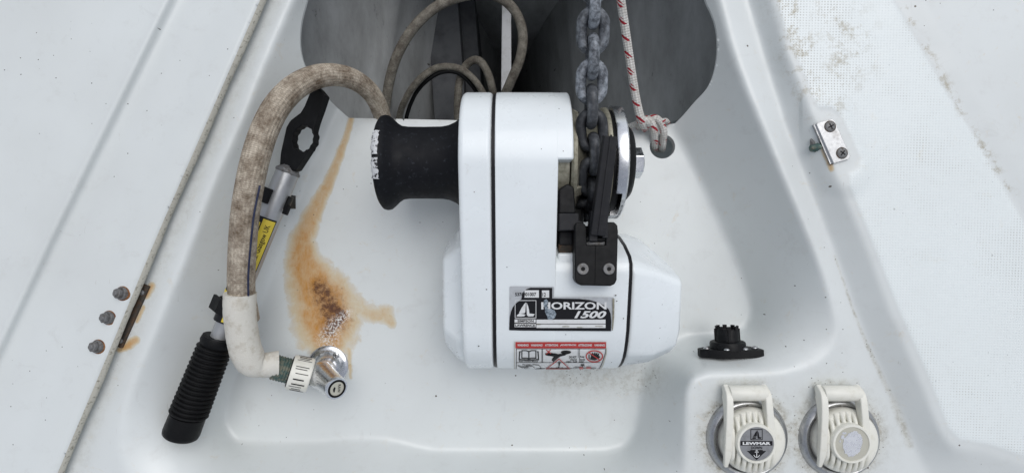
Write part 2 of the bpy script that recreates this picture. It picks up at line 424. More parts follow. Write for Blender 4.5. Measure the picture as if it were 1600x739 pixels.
# ------------------------------------------------------------------ the moulded deck (height field solved from contour lines)
def inpoly(U, V, poly):
    r = np.zeros(U.shape, bool); n = len(poly)
    for i in range(n):
        x1, y1 = poly[i]; x2, y2 = poly[(i + 1) % n]
        if y1 == y2: continue
        c = ((y1 > V) != (y2 > V)) & (U < (x2 - x1) * (V - y1) / (y2 - y1) + x1); r ^= c
    return r
def dist(U, V, pl, vals=None):
    best = np.full(U.shape, 1e9); bv = np.zeros(U.shape)
    for i in range(len(pl) - 1):
        x1, y1 = pl[i]; x2, y2 = pl[i + 1]; dx, dy = x2 - x1, y2 - y1
        t = np.clip(((U - x1) * dx + (V - y1) * dy) / (dx * dx + dy * dy + 1e-9), 0, 1)
        d = np.hypot(U - x1 - t * dx, V - y1 - t * dy)
        if vals is not None:
            d = d / (vals[i] + (vals[i + 1] - vals[i]) * t)
        best = np.minimum(best, d)
    return best
def blur(a, s):
    if s <= .2: return a
    r = int(math.ceil(3 * s)); k = np.exp(-.5 * (np.arange(-r, r + 1) / s) ** 2); k /= k.sum()
    p = np.pad(a, ((r, r), (0, 0)), 'edge'); a = sum(k[i] * p[i:i + a.shape[0]] for i in range(2 * r + 1))
    p = np.pad(a, ((0, 0), (r, r)), 'edge'); return sum(k[i] * p[:, i:i + a.shape[1]] for i in range(2 * r + 1))
def smoothpl(pl, n=6): return [(q.x, q.y) for q in catmull([(a, b, 0) for a, b in pl], n)]
U0, U1, V0, V1 = -500, 2100, -400, 1150

FLOOR = [(590, -300), (556, 70), (530, 160), (512, 200), (480, 270), (440, 380), (400, 500), (356, 610), (346, 660), (366, 690), (450, 693), (560, 688), (615, 690),
         (655, 703), (700, 710), (940, 710), (980, 700), (998, 670), (1003, 620), (1010, 575), (1030, 548), (1075, 530), (1140, 527), (1172, 512), (1178, 480),
         (1150, 400), (1110, 310), (1075, 235), (1050, 195), (1020, 100), (960, -300)]
RIDGE = smoothpl([(520, -300), (475, -60), (455, 0), (415, 90), (375, 190), (330, 290), (298, 375), (241, 516), (206, 600), (190, 660), (187, 710), (215, 765), (300, 790), (600, 795), (950, 797), (1040, 790),
         (1068, 750), (1070, 640), (1074, 604), (1096, 583), (1160, 578), (1240, 577), (1285, 563), (1306, 536), (1308, 500), (1285, 420), (1240, 310), (1190, 190), (1150, 90), (1125, 0), (1100, -80), (1040, -300)])
LGUT = [(490, -300), (450, -60), (428, 0), (388, 90), (348, 190), (303, 290), (268, 375), (208, 516), (165, 610), (130, 700), (100, 800), (60, 1000)]
LOUT = [(400, -300), (385, 0), (222, 370), (60, 739), (-60, 1000)]
BOT = [(100, 900), (600, 900), (1060, 900), (1400, 900)]
RGUT = [(1090, -300), (1152, -60), (1168, 0), (1195, 90), (1228, 200), (1266, 300), (1304, 400), (1335, 490), (1353, 535), (1397, 630), (1424, 692), (1450, 745), (1530, 790), (1800, 830), (2050, 840)]
RRIM = [(1120, -300), (1185, -60), (1208, 0), (1232, 90), (1270, 180), (1312, 285), (1350, 370), (1393, 485), (1438, 590), (1470, 672), (1490, 700), (1545, 708), (1600, 726), (1800, 760), (2050, 770)]
DIAG = [(1230, -300), (1395, 0), (1470, 130), (1520, 210), (1595, 340), (1700, 520), (1900, 860)]
DIAG2 = [(a + 42, b - 6) for a, b in DIAG]
NONSKID = [(1100, -300), (1190, -60), (1215, 0), (1226, 45), (1246, 92), (1262, 130), (1268, 150), (1280, 168), (1299, 169), (1314, 180), (1331, 216), (1346, 250), (1342, 264), (1327, 272), (1328, 290), (1343, 328),
           (1360, 370), (1405, 485), (1450, 585), (1482, 668), (1500, 686), (1550, 695), (1600, 712), (1800, 745), (2050, 750), (2100, 700), (1900, 870), (1700, 520), (1595, 340), (1520, 210), (1470, 130), (1395, 0), (1230, -300)]
HOLE = [(510, -160), (492, -50), (480, 0), (471, 35), (469, 70), (476, 102), (494, 133), (519, 161), (545, 184.5), (800, 190), (1043, 195), (1055, 193), (1068, 180), (1085, 160), (1105, 138), (1116, 112), (1121, 80), (1119, 45), (1111, 20), (1102, 0), (1085, -60), (1065, -160)]
HOLE = smoothpl(HOLE[:9], 5)[:-1] + [(545, 184.5), (800, 190), (1043, 195)] + smoothpl(HOLE[11:], 5)
ROPEH = [(1035 + 20 * math.cos(a), 229 + 19 * math.sin(a)) for a in np.linspace(0, 2 * math.pi, 33)[:-1]]

CURVES = [(RIDGE, .100), (LGUT, .0955), (LOUT, .103), ([(-500, -400), (-500, 1150)], .100), (BOT, .098), (RGUT, .0925), (RRIM, .114), (DIAG, .118), (DIAG2, .122), ([(2100, -400), (2100, 700)], .142)]
def solve():
    z = None
    for st, it in ((20, 600), (10, 500), (5, 500)):
        us = np.arange(U0, U1 + 1, st); vs = np.arange(V0, V1 + 1, st); UU, VV = np.meshgrid(us, vs)
        if z is None: z = np.full(UU.shape, .1)
        else:
            z = np.repeat(np.repeat(z, 2, 0), 2, 1); z = np.pad(z, ((0, max(0, len(vs) - z.shape[0])), (0, max(0, len(us) - z.shape[1]))), 'edge')[:len(vs), :len(us)]
        m = np.zeros(UU.shape, bool); val = np.zeros(UU.shape)
        for pl, zz in CURVES:
            for i in range(len(pl) - 1):
                (a, b), (c, d) = pl[i], pl[i + 1]; n = int(max(abs(c - a), abs(d - b)) / st * 2) + 2
                for t in np.linspace(0, 1, n):
                    ii = int(round((b + (d - b) * t - V0) / st)); jj = int(round((a + (c - a) * t - U0) / st))
                    if 0 <= ii < len(vs) and 0 <= jj < len(us): m[ii, jj] = True; val[ii, jj] = zz
        fl = inpoly(UU, VV, FLOOR); m |= fl; val[fl] = 0
        z[m] = val[m]
        for _ in range(it):
            p = np.pad(z, 1, 'edge'); z = .25 * (p[:-2, 1:-1] + p[2:, 1:-1] + p[1:-1, :-2] + p[1:-1, 2:]); z[m] = val[m]
    return us, vs, z
us5, vs5, z5 = solve()
z5 = blur(z5, 1.15)
def zat(u, v):
    fu = np.clip((np.asarray(u, float) - U0) / 5, 0, z5.shape[1] - 1.001); fv = np.clip((np.asarray(v, float) - V0) / 5, 0, z5.shape[0] - 1.001)
    i = fv.astype(int); j = fu.astype(int); a = fv - i; b = fu - j
    return (z5[i, j] * (1 - a) * (1 - b) + z5[i + 1, j] * a * (1 - b) + z5[i, j + 1] * (1 - a) * b + z5[i + 1, j + 1] * a * b)
def PD(u, v, up=0.0):
    """point on the deck surface seen at photo position (u,v), lifted by up"""
    z = float(zat(u, v)); return P(u, v, z) + Vector((0, 0, up))

def grid_mesh(name, u0, u1, v0, v1, st, zf, mat, holes=(), clip=None, attrs=None):
    us = np.arange(u0, u1 + .1, st); vs = np.arange(v0, v1 + .1, st); UU, VV = np.meshgrid(us, vs)
    UU = UU.astype(float); VV = VV.astype(float)
    keepf = None
    for poly in list(holes) + ([clip] if clip else []):
        pl = poly + [poly[0]]
        best = np.full(UU.shape, 1e9); bu = UU.copy(); bv = VV.copy()
        for i in range(len(pl) - 1):
            x1, y1 = pl[i]; x2, y2 = pl[i + 1]; dx, dy = x2 - x1, y2 - y1
            t = np.clip(((UU - x1) * dx + (VV - y1) * dy) / (dx * dx + dy * dy + 1e-9), 0, 1)
            d = np.hypot(UU - x1 - t * dx, VV - y1 - t * dy); k = d < best
            best[k] = d[k]; bu[k] = (x1 + t * dx)[k]; bv[k] = (y1 + t * dy)[k]
        k = best < st * .71; UU[k] = bu[k]; VV[k] = bv[k]
    nv, nu = UU.shape
    idx = np.arange(nv * nu).reshape(nv, nu)
    q = np.stack([idx[:-1, :-1], idx[1:, :-1], idx[1:, 1:], idx[:-1, 1:]], -1).reshape(-1, 4)
    cu = UU.ravel()[q].mean(1); cv = VV.ravel()[q].mean(1)
    keep = np.ones(len(q), bool)
    for h in holes: keep &= ~inpoly(cu, cv, h)
    if clip: keep &= inpoly(cu, cv, clip)
    q = q[keep]
    zz = zf(UU, VV); k = (H - zz) / F
    co = np.stack([(UU - 800) * k, (369.5 - VV) * k, zz], -1).reshape(-1, 3)
    used = np.zeros(len(co), bool); used[q.ravel()] = True; remap = np.cumsum(used) - 1
    co = co[used]; q = remap[q]
    me = bpy.data.meshes.new(name); me.vertices.add(len(co)); me.vertices.foreach_set('co', co.ravel())
    me.loops.add(len(q) * 4); me.polygons.add(len(q))
    me.loops.foreach_set('vertex_index', q.ravel().astype(np.int32))
    me.polygons.foreach_set('loop_start', (np.arange(len(q)) * 4).astype(np.int32))
    me.polygons.foreach_set('loop_total', np.full(len(q), 4, np.int32))
    me.update(calc_edges=True); me.validate()
    me.polygons.foreach_set('use_smooth', [True] * len(me.polygons))
    if attrs:
        for nm, fn in attrs.items():
            a = me.attributes.new(nm, 'FLOAT', 'POINT'); a.data.foreach_set('value', fn(UU, VV).ravel()[used].astype(np.float32))
    me.materials.append(M[mat]); return link(name, me)

def deck_z(U, V):
    z = zat(U, V)
    ns = 1 / (1 + np.exp(-(np.where(inpoly(U, V, NONSKID), 1, -1) * np.minimum(dist(U, V, NONSKID), 12)) / 2.2))
    plate = np.exp(-((dist(U, V, [(1287, 180), (1318, 262)]) / 42) ** 6))
    z = z + ns * .0012 + plate * .0022 * (U > 1250)
    return z
def a_stain(U, V):
    pl = [(549, 185), (541, 215), (528, 250), (512, 290), (490, 330), (472, 375), (474, 410), (487, 440), (505, 470), (510, 500), (512, 530)]
    w = [4, 5, 6, 8.5, 12, 17, 24, 33, 43, 45, 28]
    d = dist(U, V, pl, w)
    s = np.clip(1.75 - d * 1.2, 0, 1.1) * np.interp(V, [185, 330, 430], [.62, .74, 1.0])
    d2 = dist(U, V, [(545, 475), (580, 490), (600, 495)], [24, 13, 10]); s = np.maximum(s, np.clip(1.2 - d2 * .8, 0, 1) * .55)
    d3 = dist(U, V, [(602, 488), (612, 505)], [13, 8]); s = np.maximum(s, np.clip(1.4 - d3, 0, 1) * .62)
    d4 = dist(U, V, [(545, 545), (548, 590)], [5, 3]); s = np.maximum(s, np.clip(1.2 - d4, 0, 1) * .6)
    # rust marks round the rusty plate on the coaming
    for a, b, w in (((237, 446), (228, 462), 5), ((212, 531), (196, 541), 6), ((186, 546), (203, 541), 4), ((224, 480), (214, 502), 3)):
        s = np.maximum(s, np.clip(1.5 - dist(U, V, [a, b]) / w, 0, 1.1) * .75)
    s = np.maximum(s, np.clip(1.35 - dist(U, V, [(1287, 232), (1299, 264)]) / 5, 0, 1) * .8)
    return s
def a_core(U, V):
    d = dist(U, V, [(500, 450), (512, 472), (522, 496), (514, 518)], [20, 26, 28, 17]); s = np.clip(1.15 - d * .7, 0, 1) * .85
    d = dist(U, V, [(520, 480), (535, 492), (526, 508)], [10, 9, 8]); return np.maximum(s, np.clip(1.3 - d * .7, 0, 1) * .95)
def a_flake(U, V):
    return np.clip(1.25 - dist(U, V, [(545, 488), (525, 505), (512, 530)], [6, 10, 15]) * .8, 0, 1)
def a_dirt(U, V):
    s = np.clip(1 - dist(U, V, [(1304, 400), (1335, 490), (1353, 535), (1390, 615)], [2, 3, 4, 6]), 0, 1) * .9
    s = np.maximum(s, np.clip(1 - dist(U, V, [(1396, 625), (1421, 695)], [8, 7]) * .8, 0, 1))
    for c in ((1166, 682), (1309, 682)):
        r = np.hypot(U - c[0], V - c[1]); s = np.maximum(s, np.exp(-((r - 66) / 9) ** 2) * .75 + np.exp(-((r - 66) / 30) ** 2) * .25)
        s = np.maximum(s, np.exp(-(dist(U, V, [(c[0] - 40, 598), (c[0] + 28, 598)]) / 7) ** 2) * .5)
    s = np.maximum(s, np.exp(-(dist(U, V, [(870, 588), (1010, 592)]) / 26) ** 2) * .6)
    s = np.maximum(s, np.exp(-(dist(U, V, [(545, 184.5), (800, 190), (1043, 195)]) / 5) ** 2) * .3)
    s = np.maximum(s, np.exp(-(dist(U, V, LGUT) / 14) ** 2) * .22)
    s = np.maximum(s, np.exp(-(dist(U, V, [(225, 445), (185, 545)]) / 12) ** 2) * .6)
    s = np.maximum(s, np.exp(-((np.hypot(U - 513, V - 572) - 33) / 6) ** 2) * .35)
    return s
def a_dirt2(U, V):
    s = np.exp(-(dist(U, V, [(1232, -20), (1245, 60), (1275, 140)]) / 32) ** 2)
    s = np.maximum(s, .75 * np.exp(-(dist(U, V, [(1300, 20), (1330, 70), (1290, 150)]) / 40) ** 2))
    s = np.maximum(s, .9 * np.exp(-(dist(U, V, [(1412, 15), (1470, 115), (1530, 220), (1590, 320)]) / 8) ** 2))
    return s
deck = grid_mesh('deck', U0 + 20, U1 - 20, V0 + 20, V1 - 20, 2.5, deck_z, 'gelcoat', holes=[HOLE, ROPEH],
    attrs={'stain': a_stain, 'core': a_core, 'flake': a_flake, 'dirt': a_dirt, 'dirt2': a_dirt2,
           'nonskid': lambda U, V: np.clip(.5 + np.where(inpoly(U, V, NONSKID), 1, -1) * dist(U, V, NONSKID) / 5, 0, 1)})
tag(deck, 'white moulded gelcoat deck with sunken anchor locker tray and non-slip side deck', kind='structure')
# cut edge of the laminate round the opening and the rope hole
def lip(name, poly, depth, mat):
    pl = []
    for i in range(len(poly)):
        a, b = poly[i], poly[(i + 1) % len(poly)]; n = max(1, int(math.hypot(b[0] - a[0], b[1] - a[1]) / 6))
        pl += [(a[0] + (b[0] - a[0]) * t / n, a[1] + (b[1] - a[1]) * t / n) for t in range(n)]
    top = [P(u, v, float(deck_z(np.array([[u]]), np.array([[v]]))[0, 0])) for u, v in pl]; n = len(top)
    vs = [p + Vector((0, 0, -.0003)) for p in top] + [Vector((p.x, p.y, p.z - depth)) for p in top]
    return mk(name, vs, [(i, (i + 1) % n, n + (i + 1) % n, n + i) for i in range(n)], mat)
tag(lip('locker_opening_edge', HOLE, .0035, 'gelcoat'), 'cut laminate edge round the anchor locker opening', kind='structure')
tag(lip('rope_hole_edge', ROPEH, .011, 'gelcoat'), 'cut edge of the round rope hole in the locker tray', kind='structure')

# hull inside of the anchor locker
def hull():
    sec = [(.345, .075), (.335, .03), (.300, -.06), (.255, -.16), (.200, -.28), (.145, -.42), (.095, -.62), (.05, -.85), (0, -1.15)]
    sec = [(-x, z) for x, z in sec] + [(x, z) for x, z in sec[::-1][1:]]
    sec = [(q.x, q.y) for q in catmull([(a, b, 0) for a, b in sec], 8)]
    ys = [.10 + .03 * i for i in range(15)]; vs, fs = [], []; n = len(sec)
    sec = [(x * (1 - .05 * math.exp(-((z + .19) / .022) ** 2) - .045 * math.exp(-((z + .40) / .03) ** 2)), z) for x, z in sec]
    for y in ys:
        s = 1 - .45 * max(0, (y - .15) / .65) ** 1.3
        for x, z in sec: vs.append((x * s, y, min(.075 + (z - .075) * (1 - .25 * (y - .1)), 1 if y > .17 else -.45)))
    for i in range(len(ys) - 1):
        for j in range(n - 1): fs.append((i * n + j, i * n + j + 1, (i + 1) * n + j + 1, (i + 1) * n + j))
    fs.append(list(range(n))); fs.append([(len(ys) - 1) * n + j for j in range(n)])
    return mk('hull', vs, fs, 'locker', angle=50)
tag(hull(), 'grey streaked inside of the hull in the anchor locker', kind='structure')

wv = [Vector((math.cos(a) * 60, math.sin(a) * 60, -1.9)) for a in np.linspace(0, 2 * math.pi, 49)[:-1]]
tag(mk('water', wv, [list(range(48))], worn('harbour_water', (.035, .06, .065), (.06, .085, .085), .15, 0, 3, .4, .7, 1, .5, .05)), 'grey green harbour water round the boat', kind='structure')
# ------------------------------------------------------------------ open hatch lid on the left
EDGE = [(500, -212), (407, 0), (326, 185), (245, 370), (168, 555), (90, 739), (-40, 1050)]
def lid_d(U, V): # signed distance left of the edge
    return (np.interp(V, [p[1] for p in EDGE], [p[0] for p in EDGE]) - U) * .915
LZ = .1135
def lid_z(U, V):
    d = lid_d(U, V)
    fan = 1 + (V - 370) * .00035
    z = np.full(U.shape, LZ) - .0022 * np.exp(-(d / 3.0) ** 2)
    sg = lambda x: 1 / (1 + np.exp(-x))
    z = z - .006 * sg((d - 42 * fan) / 9)          # step down from the rim flange
    z = z + .0075 * sg((d - 146 * fan) / 4)         # up on to the stiffened panel
    z = z + .0030 * np.exp(-((d - 152 * fan) / 9) ** 2) - .0015 * np.exp(-((d - 120 * fan) / 14) ** 2)
    z = z + .003 * sg((d - 262 * fan) / 10)
    return z
lid = thing('hatch_lid', 'white moulded anchor locker lid lying open on the left with raw fibreglass edge', 'hatch lid', (-.4, 0, LZ))
clip = [(-560, -330), (552, -330)] + EDGE[0:] + [(-40, 1090), (-560, 1090)]
pan = grid_mesh('panel', -520, 580, -300, 1050, 3.0, lid_z, 'lid', clip=EDGE + [(-515, 1050), (-515, -212)])
pan.parent = lid; pan.location = -WL[lid]; WL[pan] = WL[lid]
# raw laminate edge: a rough strip with real thickness
vs, fs = [], []
pl = smoothpl(EDGE, 30)
for i, (u, v) in enumerate(pl):
    a = P(u, v, float(lid_z(np.array([[u]]), np.array([[v]]))[0, 0]))
    nr = Vector((.91, -.41, 0)); w = .0034 + .0006 * math.sin(i * .21) + .0005 * random.random()
    j = lambda s: random.uniform(-s, s)
    vs += [a + Vector((0, 0, .0002)), a + nr * (w * .5 + j(.0004)) + Vector((0, 0, -.0012 + j(.0004))), a + nr * (w + j(.0006)) + Vector((0, 0, -.0042 + j(.0005))), a + nr * (w * .9) + Vector((0, 0, -.0062)), a + Vector((0, 0, -.0072)), a - nr * .03 + Vector((0, 0, -.0075))]
for i in range(len(pl) - 1):
    for k in range(5): fs.append((i * 6 + k, (i + 1) * 6 + k, (i + 1) * 6 + k + 1, i * 6 + k + 1))
mk('laminate_edge', vs, fs, 'rawedge', lid, angle=80)
def hexpoly(r, a0=0): return circ(6, r, a0)
for k, (u, v) in enumerate([(188, 458), (167, 496), (150, 541)]):
    z = float(lid_z(np.array([[u]]), np.array([[v]]))[0, 0]); c = P(u + 2, v, z)
    tilt = Vector((-.28, .10, 1)).normalized(); ex, ey = frame_of(tilt, X_)
    w = mk('hinge_bolt', *lathe([(0, .0022), (.0072, .0022), (.0078, .0012), (.0078, -.002)], c, tilt, 24), 'dullsteel', lid)
    n = prism(hexpoly(.0062, .3 + k), c, ex, ey, tilt, .002, .0068)
    mk('nut', *n, 'dullsteel', w, bevel=.0008)
    mk('thread_end', *lathe([(0, .0088), (.0026, .0088), (.0032, .0080), (.0034, .006)], c, tilt, 16), 'dullsteel', w)
    mk('rust_ring', *lathe([(0, .0004), (.0084, .0004), (.0089, 0), (.0089, -.002)], c + Vector((.0014, -.0004, 0)), Z_, 20), 'rust', w)
# rusty strip on the coaming under the lid edge
hp = thing('hinge_plate', 'narrow rusty brown steel strip on the coaming beside the lid edge', 'hinge plate', PD(207, 494))
a, b = PD(230, 445), PD(187, 541)
d = (b - a).normalized(); nx = Vector((0, 0, 1)).cross(d).normalized(); up = d.cross(nx); up = up if up.z > 0 else -up
c = (a + b) / 2 + up * .0022
mk('plate', *prism([(-(b - a).length / 2, -.0044), ((b - a).length / 2, -.0044), ((b - a).length / 2, .0044), (-(b - a).length / 2, .0044)], c, d, nx, up, -.004, .001), 'rustplate', hp, bevel=.0006)
for p in (a * .88 + b * .12, a * .1 + b * .9):
    mk('screw', *lathe([(0, .0016), (.0022, .0014), (.0031, .0006), (.0032, -.001)], p + up * .0034, up, 16), 'dullsteel', hp)

# ------------------------------------------------------------------ things in the locker
pb = thing('white_post', 'upright white painted post standing in the dark locker behind the windlass', 'post', (-.01, .2, -.3))
v1 = [Vector((-.0215, .100, -.20)), Vector((-.0010, .100, -.20)), Vector((-.0015, .42, -.20)), Vector((-.0180, .42, -.20))]
v2 = [p + Vector((0, 0, -.35)) for p in v1]
mk('post_face', *join(([*v1, *v2], [(0, 1, 2, 3), (7, 6, 5, 4), (0, 4, 5, 1), (1, 5, 6, 2), (2, 6, 7, 3), (3, 7, 4, 0)])), 'post', pb, bevel=.0015)
bd = thing('locker_board', 'wide dark grey board leaning in the locker left of the white post', 'board', P(720, 60, -.35))
def slab(pts, z, th):
    a = [P(u, v, z) for u, v in pts]; n = len(a)
    return a + [p + Vector((0, 0, -th)) for p in a], [list(range(n)), list(range(n, 2 * n))[::-1]] + [(i, (i + 1) % n, n + (i + 1) % n, n + i) for i in range(n)]
mk('board_face', *slab([(664, -40), (712, -40), (734, 260), (684, 260)], -.30, .25), 'board', bd, bevel=.001)
bd2 = thing('locker_board', 'narrower dark grey board in the locker between wide board and white post', 'board', P(745, 60, -.38))
mk('board_face', *slab([(713, -40), (738, -40), (762, 260), (737, 260)], -.36, .2), 'board', bd2, bevel=.001)

# hoses that loop inside the locker
def hose(label, pts, rad, mat, seg=16, **kw):
    h = tube_obj('locker_hose', [P(*p) for p in pts], rad, mat, seg=seg, n=8, **kw)
    return tag(h, label, 'hose', 'braided hoses looped in the locker')
hose('large loop of mouldy braided hose arching high over the white post', [(597, 215, -.16), (601, 178, -.12), (609, 125, -.09), (623, 82, -.07), (648, 42, -.06), (684, 10, -.06), (725, -6, -.06), (768, -8, -.07), (800, 12, -.08), (816, 48, -.09), (813, 90, -.10), (797, 130, -.12), (784, 165, -.16), (778, 230, -.25)], [.0074 * 1.05] * 14, 'hosedark')
hose('small low loop of thin hose with a black cable along it', [(618, 260, -.30), (623, 190, -.22), (634, 155, -.18), (655, 125, -.16), (684, 106, -.16), (716, 107, -.16), (740, 124, -.16), (757, 150, -.18), (775, 190, -.24)], [.0058] * 9, 'hosedark')
tag(tube_obj('black_cable', [P(*p) for p in [(628, 260, -.32), (633, 195, -.23), (645, 155, -.19), (663, 130, -.17), (688, 114, -.165), (714, 114, -.165), (735, 131, -.17), (750, 156, -.19), (766, 200, -.25)]], .0036, 'rubber', seg=12), 'thin black cable running under the small hose loop', 'cable')
hose('tight hook of pale hose rising just left of the white post', [(716, 230, -.26), (715, 165, -.20), (718, 128, -.18), (728, 103, -.17), (745, 94, -.16), (759, 108, -.16), (769, 138, -.17), (775, 180, -.22)], [.0068] * 8, 'hosedark')

# ------------------------------------------------------------------ windlass
YC, ZC = .0873, .110
wl = thing('windlass', 'white electric anchor windlass with black drum and chain wheel bolted in the locker tray', 'windlass', (0, 0, 0))
def prof(top, nose=(), rr=.081):
    pts = [(.118, 0), (.130, .03)]
    for a in range(-38, 105, 6):
        pts.append((YC + rr * math.cos(R(a)), ZC + rr * math.sin(R(a))))
    return pts
nose = [(-.106, .1453), (-.119, .1400), (-.131, .1335), (-.141, .1255), (-.150, .1150), (-.157, .1030), (-.162, .090), (-.1648, .078), (-.166, .06), (-.1665, 0)]
MAIN = prof(0) + nose
def scaled(pts, s): 
    cx, cz = .0, .09; return [(cx + (y - cx) * s, max(0, cz + (z - cz) * s) if z > 0 else 0) for y, z in pts]
def extr(pts, x0, x1):
    n = len(pts); vs = [Vector((x0, y, z)) for y, z in pts] + [Vector((x1, y, z)) for y, z in pts]
    return vs, [list(range(n))[::-1], list(range(n, 2 * n))] + [(i, (i + 1) % n, n + (i + 1) % n, n + i) for i in range(n)]
mk('side_casing', *extr(MAIN, -.0565, -.0208), 'white', wl, bevel=.006, bseg=5, blim=45)
mk('seam_gasket', *extr(scaled(MAIN, .992), -.0212, -.0176), 'ink', wl)
cover = mk('main_cover', *extr(MAIN, -.0180, .0480), 'white', wl, bevel=.0016, bseg=3, blim=45)
REAR = [(.0795, .05), (.118, .0), (.130, .03)] + [(YC + .0808 * math.cos(R(a)), ZC + .0808 * math.sin(R(a))) for a in range(-38, 97, 6)]
REAR = [p for p in REAR if p[0] >= .0795 or p[1] < .06] + [(.0795, ZC + .0805)]
REAR = [(.0795, .03), (.118, .0302)] + [p for p in REAR[2:] if p[0] > .0796] + [(.0795, ZC + .0803)]
mk('cover_hood', *extr(REAR, .040, .0640), 'white', wl, bevel=.005, bseg=4, blim=45)
# front shoulder right of the cover, seam and motor housing
FR = [(.010, 0), (.008, .05), (.000, .095), (-.010, .128), (-.022, .1535), (-.030, .1605), (-.042, .1600)] + nose
mk('front_shoulder', *extr([(y, z - .0006) for y, z in FR], .046, .1290), 'white', wl, bevel=.002, bseg=3, blim=45)
mk('seam_gasket', *extr(scaled(FR, .99), .1285, .1320), 'ink', wl)
def loft(rings):
    n = len(rings[0]); vs = [v for r in rings for v in r]; fs = [list(range(n))[::-1], [(len(rings) - 1) * n + i for i in range(n)]]
    for k in range(len(rings) - 1):
        for i in range(n): fs.append((k * n + i, k * n + (i + 1) % n, (k + 1) * n + (i + 1) % n, (k + 1) * n + i))
    return vs, fs
def ringx(x, pts): return [Vector((x, y, z)) for y, z in pts]
A = [(.008, 0), (.006, .05), (-.003, .095), (-.024, .1500), (-.036, .1560), (-.106, .1430), (-.138, .124), (-.157, .098), (-.1635, .070), (-.165, 0)]
Cc = [(.002, 0), (-.002, .05), (-.010, .080), (-.036, .138), (-.044, .1455), (-.108, .136), (-.138, .118), (-.153, .095), (-.160, .065), (-.162, 0)]
B = [(-.028, 0), (-.030, .05), (-.036, .080), (-.048, .122), (-.054, .1285), (-.110, .122), (-.130, .108), (-.140, .090), (-.145, .060), (-.146, 0)]
mk('motor_housing', *loft([ringx(.1318, A), ringx(.166, Cc), ringx(.1975, B)]), 'white', wl, bevel=.006, bseg=4, blim=24)
A = [(.022, 0), (.020, .06), (.012, .098), (-.012, .122), (-.125, .116), (-.148, .100), (-.158, .080), (-.162, .05), (-.163, 0)]
B = [(-.008, 0), (-.010, .06), (-.014, .088), (-.028, .110), (-.110, .105), (-.128, .092), (-.136, .075), (-.140, .05), (-.141, 0)]
mk('left_foot_casing', *loft([ringx(-.050, A), ringx(-.064, [(y * .97 - .003, z * .99) for y, z in A]), ringx(-.0835, B)]), 'white', wl, bevel=.005, bseg=4, blim=24)
mk('base_plate', *prism([(-.08, -.16), (.18, -.15), (.18, -.05), (.05, .0), (-.05, .12)], (0, 0, 0), X_, Y_, Z_, -.001, .004), 'rubber', wl)

# surface map: photo position -> point on the curved cover
ptab = []
for i in range(len(MAIN) - 1):
    for t in np.linspace(0, 1, 30, endpoint=False):
        y = MAIN[i][0] + (MAIN[i + 1][0] - MAIN[i][0]) * t; z = MAIN[i][1] + (MAIN[i + 1][1] - MAIN[i][1]) * t
        ptab.append((369.5 - y * F / (H - z), y, z, (MAIN[i + 1][0] - MAIN[i][0], MAIN[i + 1][1] - MAIN[i][1])))
ptab = [p for p in ptab if p[2] > .075 and p[1] < .12]
vsx = np.array([p[0] for p in ptab]); order = np.argsort(vsx); vsx = vsx[order]; ysx = np.array([ptab[i][1] for i in order]); zsx = np.array([ptab[i][2] for i in order])
def onS(off):
    def f(u, v):
        v = min(v, float(vsx[-1])); y = float(np.interp(v, vsx, ysx)); z = float(np.interp(v, vsx, zsx))
        y2 = float(np.interp(v + .5, vsx, ysx)); z2 = float(np.interp(v + .5, vsx, zsx)); n = Vector((0, z2 - z, -(y2 - y)))
        n = n.normalized() if n.length > 1e-9 else Z_
        if n.z < 0: n = -n
        if v > 560: n = (n + Vector((0, -.3, 0))).normalized()
        return Vector(((u - 800) * (H - z) / F, y, z)) + n * off
    return f
# name plate
k1 = 1016 / 220.0
def q(pts): return [(780 + a / k1, 430 + b / k1) for a, b in pts]
def qf(off):
    g = onS(off); return lambda a, b: g(780 + a / k1, 430 + b / k1)
plate_pts = [(75, 84), (82, 78), (390, 80), (396, 86), (396, 155), (822, 157), (830, 164), (818, 392), (812, 400), (78, 396), (71, 390), (74, 240)]
npl = decal('name_plate', [plate_pts], 'inkgrey', wl, qf(.0006), sub=40)
blk = [(72, 392), (76, 300), (84, 262), (98, 228), (118, 202), (140, 186), (160, 168), (166, 140), (176, 116), (196, 98), (225, 88), (383, 88), (383, 165), (580, 168), (650, 176), (710, 192), (755, 214), (787, 240), (803, 272), (808, 330), (805, 400), (160, 396)]
decal('black_field', [blk], 'ink', npl, qf(.0009), sub=40)
decal('serial_box', [rect(182, 105, 286, 158), rect(308, 106, 360, 158)], 'inkwhite', npl, qf(.0012))
label_text('lettering', '5376801007', 115, 147, 266, 121, 'ink', npl, qf(.0015), bold=.02)
label_text('lettering', '12', 312, 150, 336, 122, 'ink', npl, qf(.0015), bold=.02)
lw = 4
decal('logo_frame', [rect(113, 177, 267, 181), rect(113, 302, 267, 306), rect(113, 181, 117, 302), rect(263, 181, 267, 302)], 'inkwhite', npl, qf(.0012))
decal('logo_sail', [[(192, 192), (180, 205), (160, 235), (143, 268), (150, 273), (180, 270), (188, 264), (190, 230)],
                    [(196, 192), (207, 215), (215, 245), (218, 272), (256, 276), (246, 292), (212, 293), (200, 285), (197, 240)],
                    [(128, 284), (145, 272), (172, 276), (190, 280), (180, 292), (150, 294), (126, 292)]], 'inkwhite', npl, qf(.0012))
label_text('lettering', 'HORIZON', 303, 243, 773, 190, 'inkwhite', npl, qf(.0013), bold=.028)
label_text('lettering', '1500', 541, 306, 772, 254, 'inkwhite', npl, qf(.0013), bold=.035, shear=.32)
decal('silver_bar', [rect(111, 314, 263, 338), rect(111, 345, 263, 370), rect(268, 316, 766, 345), rect(268, 350, 766, 376)], 'inkwhite', npl, qf(.0012))
label_text('lettering', 'SIMPSON', 132, 334, 248, 317, 'ink', npl, qf(.0015), bold=.03)
